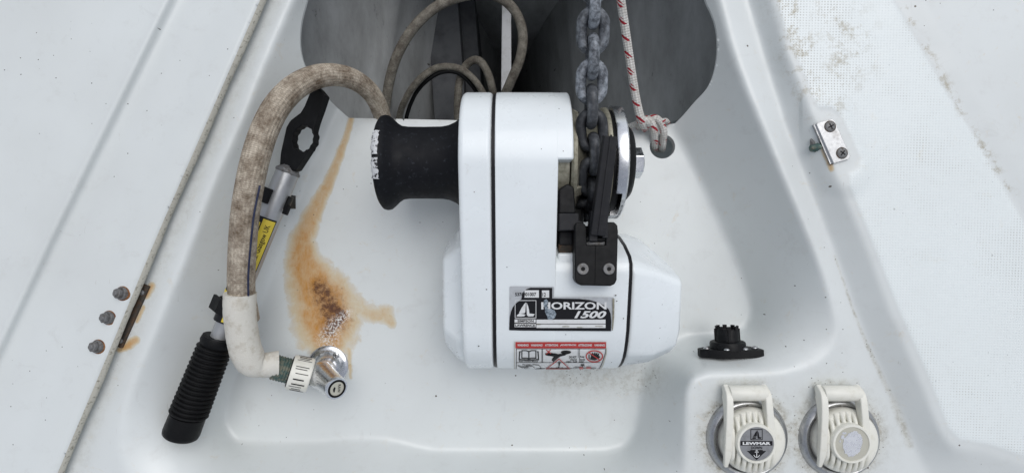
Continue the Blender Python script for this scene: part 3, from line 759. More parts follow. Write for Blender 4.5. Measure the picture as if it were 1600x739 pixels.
label_text('lettering', 'LAWRENCE', 116, 366, 258, 348, 'ink', npl, qf(.0015), bold=.03)
decal('scuff', [[(322, 176), (340, 168), (352, 182), (346, 210), (352, 240), (372, 236), (400, 250), (411, 272), (402, 300), (380, 316), (350, 312), (344, 290), (330, 262), (328, 230), (318, 205)]], 'smear', npl, qf(.0017))
for pg in (rect(268, 347, 300, 352), rect(455, 362, 505, 367), rect(560, 368, 600, 372), rect(690, 360, 745, 364), [(815, 164), (830, 166), (828, 300), (818, 392), (812, 392), (816, 260)]): decal('rust_trace', [pg], 'bronze', npl, qf(.0018))
# warning sticker
wst = decal('warning_sticker', [[(108, 476), (114, 471), (770, 474), (776, 480), (776, 540), (770, 590), (752, 640), (735, 672), (722, 684), (108, 680)]], 'inkwhite', wl, qf(.0007), sub=18)
decal('sticker_border', [rect(108, 474, 112, 680)], 'cream', wst, qf(.0011), sub=18)
decal('sticker_border', [[(770, 520), (776, 520), (776, 556), (752, 640), (730, 684), (720, 684), (746, 636), (770, 556)]], 'cream', wst, qf(.0011), sub=18)
decal('red_band', [rect(117, 477, 770, 521)], 'inkred', wst, qf(.0011), sub=18)
ww = [('WARNING!', 131, 212), ('WARNUNG!', 228, 312), ('ATTENTION!', 330, 424), ('¡ADVERTENCIA!', 440, 554), ('ATTENZIONE!', 569, 668), ('VARNING!', 684, 762)]
for s, a, b in ww: label_text('lettering', s, a, 505, b, 489, 'inkwhite', wst, qf(.0015), bold=.03)
L = [rect(122, 523, 768, 527), rect(122, 527, 126, 676), rect(122, 621, 730, 624), rect(306, 527, 309, 621), rect(312, 527, 315, 621), rect(568, 527, 571, 590), rect(578, 527, 581, 621), [(766, 527), (770, 527), (766, 560), (744, 628), (724, 668), (720, 668), (740, 624), (762, 560)]]
decal('panel_rule', L, 'ink', wst, qf(.0011), sub=18)
bk = []
for sx in (1, -1):
    cx = 214
    bk += [[(cx, 540), (cx + sx * 18, 534), (cx + sx * 54, 534), (cx + sx * 54, 594), (cx + sx * 18, 594), (cx, 600), (cx, 592), (cx + sx * 20, 587), (cx + sx * 47, 587), (cx + sx * 47, 541), (cx + sx * 20, 541), (cx + sx * 4, 546), (cx + sx * 4, 596), (cx, 600)],
           [(cx + sx * 58, 542), (cx + sx * 70, 542), (cx + sx * 74, 605), (cx, 608), (cx, 600), (cx + sx * 66, 597), (cx + sx * 62, 548), (cx + sx * 58, 548)]]
decal('book_icon', bk, 'ink', wst, qf(.0012), sub=18)
label_text('lettering', 'Read Owners Manual', 143, 618, 280, 607, 'ink', wst, qf(.0012), bold=.02)
blob = lambda cx, cy, rx, ry, n=12: [(cx + rx * math.cos(2 * math.pi * i / n), cy + ry * math.sin(2 * math.pi * i / n)) for i in range(n)]
decal('windlass_icon', [blob(364, 563, 34, 11), blob(481, 549, 38, 13), [(330, 555), (400, 556), (425, 562), (470, 556), (480, 570), (440, 580), (425, 590), (410, 602), (392, 618), (378, 606), (384, 592), (395, 580), (340, 572)], [(455, 560), (470, 540), (500, 542), (508, 556), (480, 566)]], 'ink', wst, qf(.0012), sub=18)
decal('red_cross', [line_poly((338, 530), (372, 556), 6), line_poly((372, 528), (340, 560), 6)], 'inkred', wst, qf(.0016))
decal('red_triangle', [line_poly((432, 594), (340, 666), 6), line_poly((432, 594), (508, 666), 6), line_poly((336, 665), (512, 665), 6)], 'inkred', wst, qf(.0016), sub=18)
decal('exclamation_mark', [[(425, 614), (443, 614), (436, 645), (428, 645)], rect(423, 650, 436, 660)], 'ink', wst, qf(.0016))
for s, a, b, c_, d_ in (('DO NOT', 504, 592, 558, 576), ('stand', 512, 606, 558, 595), ('near. hull', 484, 620, 560, 609), ('Keep', 583, 590, 614, 574), ('hands', 583, 606, 618, 595), ('clear!', 583, 621, 612, 609)):
    label_text('lettering', s, a, b, c_, d_, 'ink', wst, qf(.0012), bold=.03)
decal('prohibition_ring', ring_poly(686, 576, 63, 43, 8) + [line_poly((645, 548), (727, 604), 7)], 'inkred', wst, qf(.0016), sub=18)
decal('hand_icon', [[(655, 600), (662, 575), (655, 556), (668, 566), (672, 546), (682, 564), (690, 544), (696, 564), (706, 546), (708, 566), (722, 552), (718, 574), (730, 582), (714, 596), (690, 606)]], 'ink', wst, qf(.0012), sub=18)
decal('hand_icon', [rect(644, 562, 648, 596), rect(650, 566, 653, 600)], 'ink', wst, qf(.0012))
ch = [line_poly((135, 640), (160, 652), 3), line_poly((160, 652), (232, 640), 3), line_poly((135, 646), (165, 660), 3), line_poly((165, 660), (235, 648), 4), line_poly((232, 640), (262, 668), 3), line_poly((262, 668), (330, 666), 3), line_poly((240, 636), (285, 640), 4), line_poly((285, 640), (300, 655), 3), line_poly((180, 664), (205, 646), 5), line_poly((190, 668), (215, 650), 3)]
decal('anchor_chain_icon', ch, 'ink', wst, qf(.0012), sub=18)
label_text('lettering', 'The anchor', 166, 641, 226, 632, 'ink', wst, qf(.0012), bold=.02)
decal('shackle_icon', [line_poly((532, 660), (700, 662), 3), line_poly((545, 652), (690, 670), 3), blob(600, 640, 14, 7), line_poly((590, 634), (618, 648), 4), line_poly((610, 632), (600, 655), 4)], 'ink', wst, qf(.0012), sub=18)
decal('shackle_icon', [rect(578, 652, 606, 668), rect(628, 652, 662, 664)], 'inkred', wst, qf(.0016), sub=18)

for mu, mv, mr in ((962, 461, 1.7), (963.5, 470, 1.2), (760, 452, 1.3), (792, 417, 1.0), (846, 233, .9), (937, 398, 1.2), (748, 540, 1.4), (884, 522, .9), (826, 181, 1.0), (741, 300, .9), (974, 497, 1.2)):
    decal('scuff_mark', [[(mu + mr * random.uniform(.5, 1.3) * math.cos(t), mv + mr * random.uniform(.4, 1.0) * math.sin(t)) for t in np.linspace(0, 6.28, 9)[:-1]]], 'rustplate', wl, onS(.0005))
# warping drum (axis runs to the left)
dprof = [(0, .1030), (.020, .1030), (.046, .1022), (.0520, .1008), (.0552, .0985), (.0560, .0955), (.0553, .0920), (.0520, .0880), (.0470, .0830), (.0435, .0775), (.0424, .070), (.0422, .050), (.0426, .030), (.0440, .022), (.0475, .014), (.0540, .006), (.0605, .001), (.0660, -.0015), (.0670, -.006)]
drum = mk('warping_drum', *lathe(dprof, (-.0525, YC, ZC), (-1, 0, 0), 72), 'drum', wl, angle=60)
for a0, a1 in ((-19, 5), (9, 38)):
    vsd, fsd = lathe([(.0530, .1012), (.0558, .0992), (.0570, .0960), (.0563, .0932)], (-.0525, YC, ZC), (-1, 0, 0), 14, a0, a1, hint=Vector((0, -.12, 1)))
    vsd = [v + Vector((random.uniform(-.0009, .0009), random.uniform(-.0006, .0006), 0)) for v in vsd]
    mk('bare_metal_patch', vsd, fsd, 'chipped', drum)
for pu, pv, s in ((0.030, .20, .004), (.036, .34, .003), (.026, .26, .0035)):
    a = pv - .3; rr = .0449
    o = Vector((-.0525 - pu + .0, YC + rr * math.sin(a), ZC + rr * math.cos(a)))
# chain wheel
gy = mk('chain_wheel', *join(lathe([(0, .064), (.0625, .064), (.0645, .0665), (.0630, .0705), (.0560, .0735), (.0440, .0800), (.0400, .0870), (.0440, .0945), (.0560, .1005), (.0630, .1030), (.0642, .1045), (.0642, .1085), (.0625, .1095), (0, .1095)], (0, YC, ZC), (1, 0, 0), 72)), 'bronze', wl, angle=40)
for k in range(6):
    a = 2 * math.pi * (k + .35) / 6; ra = Vector((0, math.sin(a), math.cos(a))); ta = Vector((0, math.cos(a), -math.sin(a)))
    mk('tooth', *prism([(.068, .044), (.0775, .053), (.0770, .059), (.0680, .0635)], Vector((0, YC, ZC)), X_, ra, ta, -.006, .006), 'bronze', gy, bevel=.001)
    mk('tooth', *prism([(.1060, .044), (.0965, .053), (.0970, .059), (.1060, .0615)], Vector((0, YC, ZC)), X_, ra, ta, -.006, .006), 'bronze', gy, bevel=.001)
# cone cap: black backing then chromed rim with a notch
mk('clutch_cone', *lathe([(0, .1100), (.0610, .1100), (.0615, .1135), (.0600, .1180), (.050, .1220), (.0475, .1225), (.0470, .1290), (.0450, .1340), (.0400, .1385), (.0250, .1400), (0, .1400)], (0, YC, ZC), (1, 0, 0), 72), 'black', wl, angle=40)
rim = [(.0600, .1130), (.0655, .1130), (.0662, .1142), (.0662, .1240), (.0650, .1256), (.0570, .1278), (.0490, .1286), (.0460, .1286), (.0460, .1200), (.0600, .1170)]
# a notch in the aft quarter: angle 0 = up, measured so that positive turns towards the bow
rimb = [(.0610, .1205), (.0660, .1205), (.0662, .1240), (.0650, .1256), (.0570, .1278), (.0490, .1286), (.0460, .1286), (.0460, .1220), (.0600, .1200)]
hy = Vector((0, 0, 1))
v0, f0 = lathe(rim, (0, YC, ZC), (1, 0, 0), 8, 0, 5, hint=hy)
sgn = 1 if v0[9 * 0 + 5].y < YC else -1
mk('chrome_rim', *join(lathe(rim, (0, YC, ZC), (1, 0, 0), 72, sgn * 72, sgn * (360 + 38), hint=hy), lathe(rimb, (0, YC, ZC), (1, 0, 0), 12, sgn * 38, sgn * 72, hint=hy)), 'chrome', wl, angle=35)
mk('shaft_nut', *prism(circ(6, .0185, .2), Vector((.1400, YC, ZC)), Y_, Z_, X_, 0, .0135), 'chrome', wl, bevel=.001)
mk('shaft_washer', *lathe([(0, .1400), (.0215, .1400), (.0215, .1412), (0, .1415)], (0, YC, ZC), (1, 0, 0), 32), 'steel', wl)
mk('shaft_end', *lathe([(0, .156), (.0085, .156), (.0098, .1545), (.0098, .146)], (0, YC, ZC), (1, 0, 0), 24), 'chrome', wl)
# dark body under the chain wheel
mk('hub', *lathe([(0, .048), (.058, .048), (.058, .0625), (0, .0625)], (0, YC, ZC), (1, 0, 0), 64), 'bronze', wl)
mk('chain_guard', *prism_px([(873, 296), (886, 287), (897, 292), (900, 334), (873, 334)], .12, .171), 'black', wl, bevel=.002)
mk('chain_well', *join(box((.066, .035, .065), .034, .150, .130), box((.076, -.003, .075), .048, .03, .13)), 'black', wl, bevel=.004)
mk('chain_stripper', *join(prism_px([(873, 333), (905, 333), (905, 345), (912, 346), (912, 357), (903, 360), (873, 361)], .145, .172), prism_px([(874, 361), (900, 361), (902, 383), (874, 383)], .12, .150)), 'grey', wl, bevel=.0015)
mk('rusty_recess', *prism_px([(873, 380), (903, 380), (903, 406), (873, 406)], .10, .1485), 'rustplate', wl, bevel=.001)
mk('recess_floor', *prism_px([(871, 395), (905, 395), (905, 418), (871, 418)], .10, .1572), 'white', wl, bevel=.003)
# lever and its bracket
zb = .166
br = mk('lever_bracket', *join(prism_px([(898, 360), (898, 352), (901, 348), (908, 347), (914, 350), (917, 356), (917, 383), (946, 383), (946, 352), (950, 347), (960, 347), (965, 352), (966, 362), (964, 437), (961, 444), (954, 447), (908, 446), (901, 443), (898, 436)], .140, zb + .012)), 'black', wl, bevel=.0016, bseg=4)
mk('bracket_rib', *prism_px([(931, 384), (933, 384), (932, 446), (930, 446)], zb + .011, zb + .0132), 'black', br)
for (u, v) in ((910.5, 420), (951, 420)):
    c = P(u, v, zb + .012)
    b_ = mk('cap_bolt', *lathe([(.0022, .0024), (.0045, .0030), (.0058, .0028), (.0062, .0016), (.0062, -.001)], c, Z_, 24), 'dullsteel', br)
    mk('hex_socket', *prism(circ(6, .0027), c, X_, Y_, Z_, .0002, .0012), 'black', b_)
def bar(a, b, w0, w1, t0, t1, up=Z_):
    d = (b - a).normalized(); s = d.cross(up).normalized(); n = s.cross(d).normalized()
    vs = []
    for p, w, t in ((a, w0, t0), (b, w1, t1)):
        vs += [p - s * w / 2 - n * t / 2, p + s * w / 2 - n * t / 2, p + s * w / 2 + n * t / 2, p - s * w / 2 + n * t / 2]
    return vs, [(0, 3, 2, 1), (4, 5, 6, 7), (0, 1, 5, 4), (1, 2, 6, 5), (2, 3, 7, 6), (3, 0, 4, 7)]
a, b = P(953, 213, .200), P(933, 366, .180)
lev = mk('chain_lever', *join(bar(a, b, .0138, .0160, .014, .018)), 'grey', wl, bevel=.0012)
d = (b - a).normalized(); s = d.cross(Z_).normalized()
mk('lever_web', *bar(a + s * .0000 + Vector((0, 0, .0075)), b + Vector((0, 0, .0095)), .0018, .0018, .002, .002), 'grey', lev)
mk('lever_flange', *join(bar(P(926, 330, .172), P(925, 377, .172), .006, .009, .02, .02), bar(P(944, 330, .172), P(943, 372, .172), .005, .006, .02, .02)), 'grey', lev, bevel=.001)
mk('hinge_pin', *lathe([(0, -.015), (.004, -.0148), (.004, .0148), (0, .015)], P(931, 374, .172), (1, 0, 0), 16), 'black', br)
mk('torsion_spring', *lathe([(.003, -.0125), (.0055, -.012), (.0045, -.010), (.0055, -.008), (.0045, -.006), (.0045, .006), (.0055, .008), (.0045, .010), (.0055, .012), (.003, .0125)], P(931, 380, .170), (1, 0, 0), 16), 'dullsteel', br)

# ------------------------------------------------------------------ anchor chain
chn = thing('anchor_chain', 'grey galvanised anchor chain running down from the bow over the chain wheel', 'chain', P(922, 90, .2))
WIRE, PITCH, OW = .0116, .0250, .0348
def link_mesh():
    a = (OW - WIRE) / 2; L = (PITCH + WIRE) / 2 + .0 ; st = L - a if L > a else .001; hp = []
    st = (PITCH + 2 * WIRE - OW) / 2
    for i in range(13): t = math.pi * i / 12; hp.append(Vector((a * math.cos(t), st + a * math.sin(t), 0)))
    for i in range(13): t = math.pi + math.pi * i / 12; hp.append(Vector((a * math.cos(t), -st + a * math.sin(t), 0)))
    n = len(hp); vs, fs = [], []; sg = 12
    for i in range(n):
        t = (hp[(i + 1) % n] - hp[i - 1]).normalized(); x = t.cross(Z_)
        for s in range(sg):
            an = 2 * math.pi * s / sg; vs.append(hp[i] + x * math.cos(an) * WIRE / 2 + Z_ * math.sin(an) * WIRE / 2)
    for i in range(n):
        for s in range(sg): fs.append((i * sg + s, i * sg + (s + 1) % sg, ((i + 1) % n) * sg + (s + 1) % sg, ((i + 1) % n) * sg + s))
    return vs, fs
RP = .0530; XG = .0885
path = [Vector((XG - .0085, .36, .238)), Vector((XG - .004, YC + .04, ZC + RP + .0085))]
top = YC
pts = []
a, b = path; n = 60
for i in range(n): pts.append(a.lerp(b, i / n))
for i in range(0, 141, 2):
    an = R(4 - i); pts.append(Vector((XG, YC + RP * math.sin(an), ZC + RP * math.cos(an))))
for i in range(1, 20): pts.append(pts[-1] + Vector((0, .001, -.003)))
cum = [0]
for i in range(1, len(pts)): cum.append(cum[-1] + (pts[i] - pts[i - 1]).length)
def at(s):
    for i in range(1, len(pts)):
        if cum[i] >= s:
            t = (s - cum[i - 1]) / (cum[i] - cum[i - 1]); return pts[i - 1].lerp(pts[i], t), (pts[i] - pts[i - 1]).normalized()
    return pts[-1], (pts[-1] - pts[-2]).normalized()
lv, lf = link_mesh(); lme = {}
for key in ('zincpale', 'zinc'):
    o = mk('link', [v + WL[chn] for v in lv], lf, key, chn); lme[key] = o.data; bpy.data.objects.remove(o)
s = .006; k = 0
while s < cum[-1] - .02:
    p, t = at(s)
    p2, t2 = at(min(s + PITCH * .3, cum[-1] - .001)); t = (at(max(0, s - PITCH * .4))[0] - at(min(cum[-1] - .001, s + PITCH * .4))[0]).normalized()
    n_ = X_.cross(t).normalized()
    if n_.z < 0 and abs(n_.z) > .3: n_ = -n_
    xx = (X_ - t * X_.dot(t)).normalized()
    if k % 2 == 0: bx, bz = xx, xx.cross(t)
    else: bx, bz = xx.cross(t), -xx
    bx = bx.normalized(); bz = bx.cross(t).normalized()
    rot = Matrix((bx, t, bz)).transposed()
    if k % 2 == 0: rot = rot @ Matrix.Rotation(R(random.uniform(-7, 7)), 3, 'Y')
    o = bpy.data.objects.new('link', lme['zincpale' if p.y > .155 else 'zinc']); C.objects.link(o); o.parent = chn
    o.matrix_local = Matrix.Translation(p - WL[chn]) @ rot.to_4x4()
    s += PITCH; k += 1
# ------------------------------------------------------------------ rope
rp = thing('mooring_rope', 'white rope with red flecks knotted through the round hole beside the chain wheel', 'rope', P(1010, 200, .02))
tube_obj('standing_part', [P(962, -60, .10), P(970, 0, .08), P(979, 60, .06), P(988, 120, .045), P(996, 165, .035), P(1003, 190, .030), P(1008, 200, .012)], .0056, 'rope', rp, n=12)
tube_obj('hitch_turn', [P(999, 199, -.006), P(1000, 193, .008), P(1005, 188, .018), P(1013, 187, .022), P(1019, 194, .021), P(1022, 205, .017), P(1023, 217, .006), P(1023, 227, -.006), P(1024, 233, -.03), P(1027, 233, -.07)], .0050, 'rope', rp, n=10)
tube_obj('hitch_turn', [P(1008, 199, .000), P(1011, 191, .014), P(1019, 185, .021), P(1028, 187, .021), P(1034, 196, .018), P(1037, 207, .014), P(1036, 218, .005), P(1035, 228, -.006), P(1034, 234, -.03), P(1032, 233, -.07)], .0050, 'rope', rp, n=10)
tube_obj('hitch_wrap', [P(998, 199, .000), P(997, 192, .014), P(1001, 187, .025), P(1007, 187, .030), P(1011, 192, .028), P(1010, 198, .014), P(1006, 202, .002)], .0044, 'rope', rp, n=8)
tube_obj('rope_tail', [P(1030, 193, .014), P(1035, 190, .021), P(1040, 189, .017), P(1043, 192, .006)], .0038, 'rope', rp, n=8)
tube_obj('rope_tail', [P(1004, 194, .010), P(995, 194, .014), P(988, 196, .008), P(983, 200, .001)], .0038, 'rope', rp, n=8)

# ------------------------------------------------------------------ windlass handle in its clips
def HZ(t): return .062 + .010 * t
hA, hB = P(470, 215, .060), P(281, 682, .078)
def hp_(u, v, z): return P(u, v, z)
hd = thing('windlass_lever', 'long windlass lever with ribbed black grip, metal tube and black ring spanner head', 'lever tool', P(380, 440, .04))
tA, tB = P(450, 268, .062), P(340, 534, .074)
ax = (tB - tA).normalized()
tl = (tB - tA).length
mk('shaft', *lathe([(0, -.002), (.0136, -.002), (.0144, 0), (.0144, .06), (.0142, .061), (.0142, tl * .7), (.0110, tl * .74), (.0110, tl + .02)], tA, ax, 40), 'alu', hd)
# weld bead
wv, wf = lathe([(.0080, -.007), (.0125, -.0035), (.0150, -.0005), (.0149, .0022), (.0140, .003)], tA, ax, 40); wv = [v + Vector([random.uniform(-.0005, .0005) for _ in range(3)]) for v in wv]
mk('weld_bead', wv, wf, 'dullsteel', hd, angle=80)
g0p, g1p = P(340, 531, .074), P(282, 679, .078); gl = (g1p - g0p).length
gp = [(0, -.004), (.0185, -.004), (.0196, .002)]; nr = 16
for i in range(nr):
    t0 = .008 + i * (gl - .034) / nr; st = (gl - .034) / nr; r = .0193 + .0020 * i / nr
    for f_, dr in ((.05, -.0018), (.2, .0008), (.42, .0017), (.62, .0008), (.85, -.0018)): gp.append((r + dr, t0 + st * f_))
gp += [(.0208, gl - .026), (.0214, gl - .004), (.0206, gl), (.0185, gl + .002), (0, gl + .002)]
mk('grip', *lathe(gp, g0p, g1p - g0p, 56), 'rubber', hd, angle=55)
# spanner head: plate with a twelve-point hole, tilted against the wall
hc = P(476, 215, .070); hx_ = Vector((.90, .12, .34)).normalized(); hy_ = (P(500, 133, .075) - P(455, 262, .065)).normalized()
hx_ = (hx_ - hy_ * hx_.dot(hy_)).normalized(); hz_ = hx_.cross(hy_)
def inhead(u, v):
    # cast the sight line on to the head plane
    o = Vector((0, 0, H)); dr = (P(u, v, 0) - o); t = (hc - o).dot(hz_) / dr.dot(hz_); p = o + dr * t - hc; return p.dot(hx_), p.dot(hy_)
outl = [inhead(u, v) for u, v in [(494, 133), (503, 141), (512, 152), (508, 163), (498, 190), (494, 205), (493, 220), (489, 233), (478, 250), (466, 268), (456, 268), (441, 264), (443, 240), (447, 222), (452, 200), (458, 190), (474, 178), (482, 165), (488, 148)]]
hcx, hcy = inhead(477, 218)
hole = []
for i in range(48):
    a = 2 * math.pi * i / 48; rr = .0190 * (1 + .09 * (abs(((i / 4) % 1) - .5) * 2 - .5)); hole.append((hcx + rr * math.cos(a), hcy + rr * math.sin(a)))
def ray_poly(c, a, poly):
    best = None; dx, dy = math.cos(a), math.sin(a)
    for i in range(len(poly)):
        x1, y1 = poly[i]; x2, y2 = poly[(i + 1) % len(poly)]; ex, ey = x2 - x1, y2 - y1; den = dx * ey - dy * ex
        if abs(den) < 1e-12: continue
        t = ((x1 - c[0]) * ey - (y1 - c[1]) * ex) / den; s_ = ((x1 - c[0]) * dy - (y1 - c[1]) * dx) / den
        if t > 0 and -1e-6 <= s_ <= 1 + 1e-6 and (best is None or t > best): best = t
    return best
hole2 = []; outer = []
nn = 72
for i in range(nn):
    a = 2 * math.pi * i / nn; rr = .0165 * (1 + .09 * (abs(((i / 6) % 1) - .5) * 2 - .5)); hole2.append((hcx + rr * math.cos(a), hcy + rr * math.sin(a)))
    t = ray_poly((hcx, hcy), a, outl) or .03; t = max(t, rr + .002); outer.append((hcx + t * math.cos(a), hcy + t * math.sin(a)))
th = .0050; vs = []
for z_ in (th, -th):
    for ring in (hole2, outer): vs += [hc + hx_ * x + hy_ * y + hz_ * z_ for x, y in ring]
fs = []
for i in range(nn):
    j = (i + 1) % nn
    fs += [(i, j, nn + j, nn + i), (2 * nn + i, 3 * nn + i, 3 * nn + j, 2 * nn + j), (i, 2 * nn + i, 2 * nn + j, j), (nn + i, nn + j, 3 * nn + j, 3 * nn + i)]
mk('spanner_head', vs, fs, 'black', hd, smooth=True, bevel=.0012, blim=40)
# yellow label wrapped on the tube: coordinates (x round the tube in metres, y along)
sdx = ax.cross(Vector((0, 0, 1))).normalized(); upx = sdx.cross(ax).normalized()
if upx.z < 0: upx = -upx
rightv = sdx if sdx.x > 0 else -sdx
def ontube(r): return lambda x, y: tA + ax * y + (rightv * math.sin(x / .0144) + upx * math.cos(x / .0144)) * r
y0, y1 = .064, .205
lb = decal('label', [rect(-.018, y0, .0172, y1)], 'ink', hd, ontube(.0148), sub=.006)
decal('yellow_field', [rect(.0010, y0 + .002, .0158, y1 - .002)], 'yellow', lb, ontube(.0151), sub=.006)
hz = []
for k in range(7):
    yy = y0 + .004 + k * .016; hz += [[(-.015, yy), (-.0005, yy + .004), (-.0005, yy + .010), (-.015, yy + .006)]]
decal('yellow_bars', hz, 'yellow', lb, ontube(.0151), sub=.006)
# text reads upwards along the tube
tv, tf = text_mesh('Simpson-Lawrence Ltd. Glasgow UK', .01)
L0, L1 = .180, .072
mk('lettering', [ontube(.0154)(.0132 - b_ * .0078, L0 + a_ * (L1 - L0)) for a_, b_ in [(x, y) for x, y in tv]], tf, 'ink', lb, smooth=False)

# clips that hold the handle
def clip_obj(label, c, w, gap):
    t = thing('spring_clip', label, 'clip', c - upx * .018, 'black clips holding the lever')
    o = c; r0, r1 = .0150, .0183
    v, f = lathe([(r0, -w / 2), (r1, -w / 2), (r1, w / 2), (r0, w / 2), (r0, -w / 2)], o, ax, 24, gap[0], gap[1], hint=upx)
    mk('jaw', v, f, 'black', t, bevel=.0008); return t
ca = tA + ax * .038
cl = clip_obj('upper black clip gripping the pale tube below the spanner head', ca, .018, (70, 290))
mk('jaw_tip', *bar(ca - rightv * .022 + upx * .013, ca - rightv * .001 + upx * .0172, .020, .019, .0045, .0045, upx), 'black', cl, bevel=.001)
mk('jaw_tip', *bar(ca + rightv * .0155 + upx * .004 + ax * .008, ca + rightv * .023 + upx * .006 + ax * .008, .013, .013, .004, .004, upx), 'black', cl, bevel=.001)
mk('foot', *box(ca - upx * .03, .012, .018, .03), 'black', cl)
cb = tA + ax * (tl * .80)
cl = clip_obj('lower black clip gripping the thin tube just above the ribbed grip', cb, .018, (70, 290))
mk('jaw_tip', *bar(cb - rightv * .024 + upx * .004, cb - rightv * .008 + upx * .0155, .018, .018, .004, .004, upx), 'black', cl, bevel=.001)
mk('jaw_tip', *bar(cb - rightv * .008 + upx * .0165, cb + rightv * .008 + upx * .0165, .018, .016, .004, .004, upx), 'black', cl, bevel=.001)
mk('foot', *box(cb - upx * .03, .012, .018, .03), 'black', cl)

# ------------------------------------------------------------------ wash-down hose, tap
hs_ = thing('washdown_hose', 'thick stained braided hose curving from the tap up over the tray edge', 'hose', P(380, 420, .05))
hv = [(385, 500, .085), (378, 462, .098), (377, 430, .108), (379, 385, .118), (383, 335, .126), (390, 290, .130), (400, 245, .130), (415, 200, .126), (436, 162, .118), (465, 134, .104), (500, 119, .086), (535, 119, .066), (562, 130, .045), (583, 150, .022), (596, 178, -.006), (602, 205, -.04), (603, 250, -.10)]
hr = [.0152, .0153, .0153, .0153, .0153, .0153, .0154, .0153, .0151, .0148, .0142, .0136, .0130, .0126, .0122, .012, .012]
tube_obj('tube', [P(*p) for p in hv], hr, 'hose', hs_, seg=28, n=14)
tube_obj('blue_stripe', [P(a_[0] + d_, a_[1], a_[2] + e_) for a_, d_, e_ in ((hv[1], 10, .0131), (hv[2], 11, .0127), (hv[3], 12.5, .0122), (hv[4], 14, .0115), (hv[5], 16, .0100))], .0012, 'navy', hs_, seg=8)
tp = tube_obj('tape_wrap', [P(375, 458, .1005), P(375, 490, .097), P(380, 530, .088), P(386, 552, .082), P(395, 566, .076), P(409, 570, .069), P(435, 568, .060)], [.0184, .0182, .0184, .0186, .0176, .0152, .0168], 'tape', hs_, seg=28, n=8, flat=1.0, jitter=.03)
mk('blue_mark', *bar(P(357, 528, .094), P(362, 548, .088), .004, .004, .003, .003), 'blue', tp)
tap = thing('deck_wash_tap', 'chrome deck wash tap with round flange screwed to the tray beside rust stain', 'tap', P(513, 572, 0))
fc = P(513, 571, .0)
mk('flange', *lathe([(0, .0042), (.022, .0040), (.0272, .0032), (.0285, .0020), (.0288, 0), (.0288, -.001)], fc, Z_, 56), 'chrome', tap)
for (u, v) in ((525, 555), (495, 596)):
    c = P(u, v, .0045)
    sc = mk('screw', *lathe([(0, .0018), (.0026, .0016), (.0042, .0008), (.0045, -.001)], c, Z_, 20), 'steel', tap)
    mk('screw_slot', *join(box(c + Vector((0, 0, .0017)), .0055, .0009, .0008), box(c + Vector((0, 0, .0017)), .0009, .0055, .0008)), 'ink', sc)
b0 = P(512, 573, .004); b1 = P(505, 583, .036)
mk('body', *lathe([(.021, 0), (.0165, .004), (.0140, .012), (.0138, (b1 - b0).length), (.010, (b1 - b0).length + .008), (0, (b1 - b0).length + .010)], b0, b1 - b0, 40), 'chrome', tap)
s0, s1 = P(505, 586, .036), P(478, 586, .044)
mk('spout', *lathe([(0, 0), (.0135, 0), (.0150, .004), (.0150, .012), (.0125, .015), (.0125, (s1 - s0).length)], s0, s1 - s0, 40), 'chrome', tap)
k0, k1_ = P(500, 584, .040), P(526.5, 607, .078)
kl = (k1_ - k0).length
kn = mk('knob', *lathe([(0, 0), (.0175, 0), (.0185, .004), (.0172, .010), (.0160, .020), (.0146, kl - .006), (.0146, kl - .002), (.0136, kl), (.0112, kl), (.0108, kl - .0012), (0, kl - .0012)], k0, k1_ - k0, 48), 'chrome', tap)
ka = (k1_ - k0).normalized()
mk('knob_ring', *lathe([(.0116, kl - .0011), (.0116, kl + .0003), (.0090, kl + .0003), (.0090, kl - .0011)], k0, ka, 40), 'rubber', kn)
kx, ky = frame_of(ka, Vector((.2, 1, .1)))
# label plane: x_ along reading direction (text runs downwards in the photo)
kt = k0 + ka * (kl + .0003)
mk('knob_label', *lathe([(0, kl - .0002), (.0092, kl - .0002), (.0092, kl - .001)], k0, ka, 32), 'cream', kn)
tv, tf = text_mesh('RAW', .01)
rx_ = Vector((-.05, -1, 0)); rx_ = (rx_ - ka * rx_.dot(ka)).normalized(); ry_ = ka.cross(rx_)
mk('lettering', [kt + rx_ * ((a_ - .5) * .0105) + ry_ * ((b_ - .5) * .0036 + .0028) for a_, b_ in tv], tf, 'ink', kn, smooth=False)
mk('hand_mark', *prism([(-.003, -.001), (.0, -.0022), (.0035, -.0014), (.004, .0002), (-.002, .0008)], kt - ry_ * .003, rx_, ry_, ka, 0, .0002), 'ink', kn)
# union nut and fitting, belonging to the hose end
n0, n1 = P(452, 581, .052), P(483, 587, .044)
nx_ = (n1 - n0).normalized()
nut = mk('union_nut', *lathe([(.0175, 0), (.0212, .0008), (.0220, .003), (.0220, .0250), (.0208, .0265), (.0135, .0268)], P(453, 580, .052), nx_, 56), 'whiteold', hs_)
for k in range(34):
    a_ = 2 * math.pi * k / 34 + random.uniform(-.05, .05)
    if random.random() < .12: continue
    x2, y2 = frame_of(nx_); rr = x2 * math.cos(a_) + y2 * math.sin(a_); ta = nx_.cross(rr)
    w_ = random.choice((.0006, .0009, .0016)); t0 = random.uniform(.0035, .008); t1 = random.uniform(.018, .0242)
    c = P(453, 580, .052) + nx_ * (t0 + t1) / 2 + rr * .0220
    mk('dark_rib', *box(c, w_, .0007, t1 - t0, ta, rr, nx_), 'ink', nut, smooth=False)
mk('nut_mouth', *lathe([(.0180, -.0008), (.0198, 0), (.0198, .004), (.0120, .004)], P(453, 580, .052), nx_, 40), 'ink', nut)
f0_, f1_ = P(428, 573, .060), P(462, 582, .050)
fl_ = (f1_ - f0_).length; fp = [(0, 0)]
for i in range(8): fp += [(.0150, fl_ * i / 8), (.0162, fl_ * (i + .5) / 8)]
mk('hose_fitting', *lathe(fp + [(.0150, fl_)], f0_, f1_ - f0_, 40), 'verdigris', hs_, angle=60)

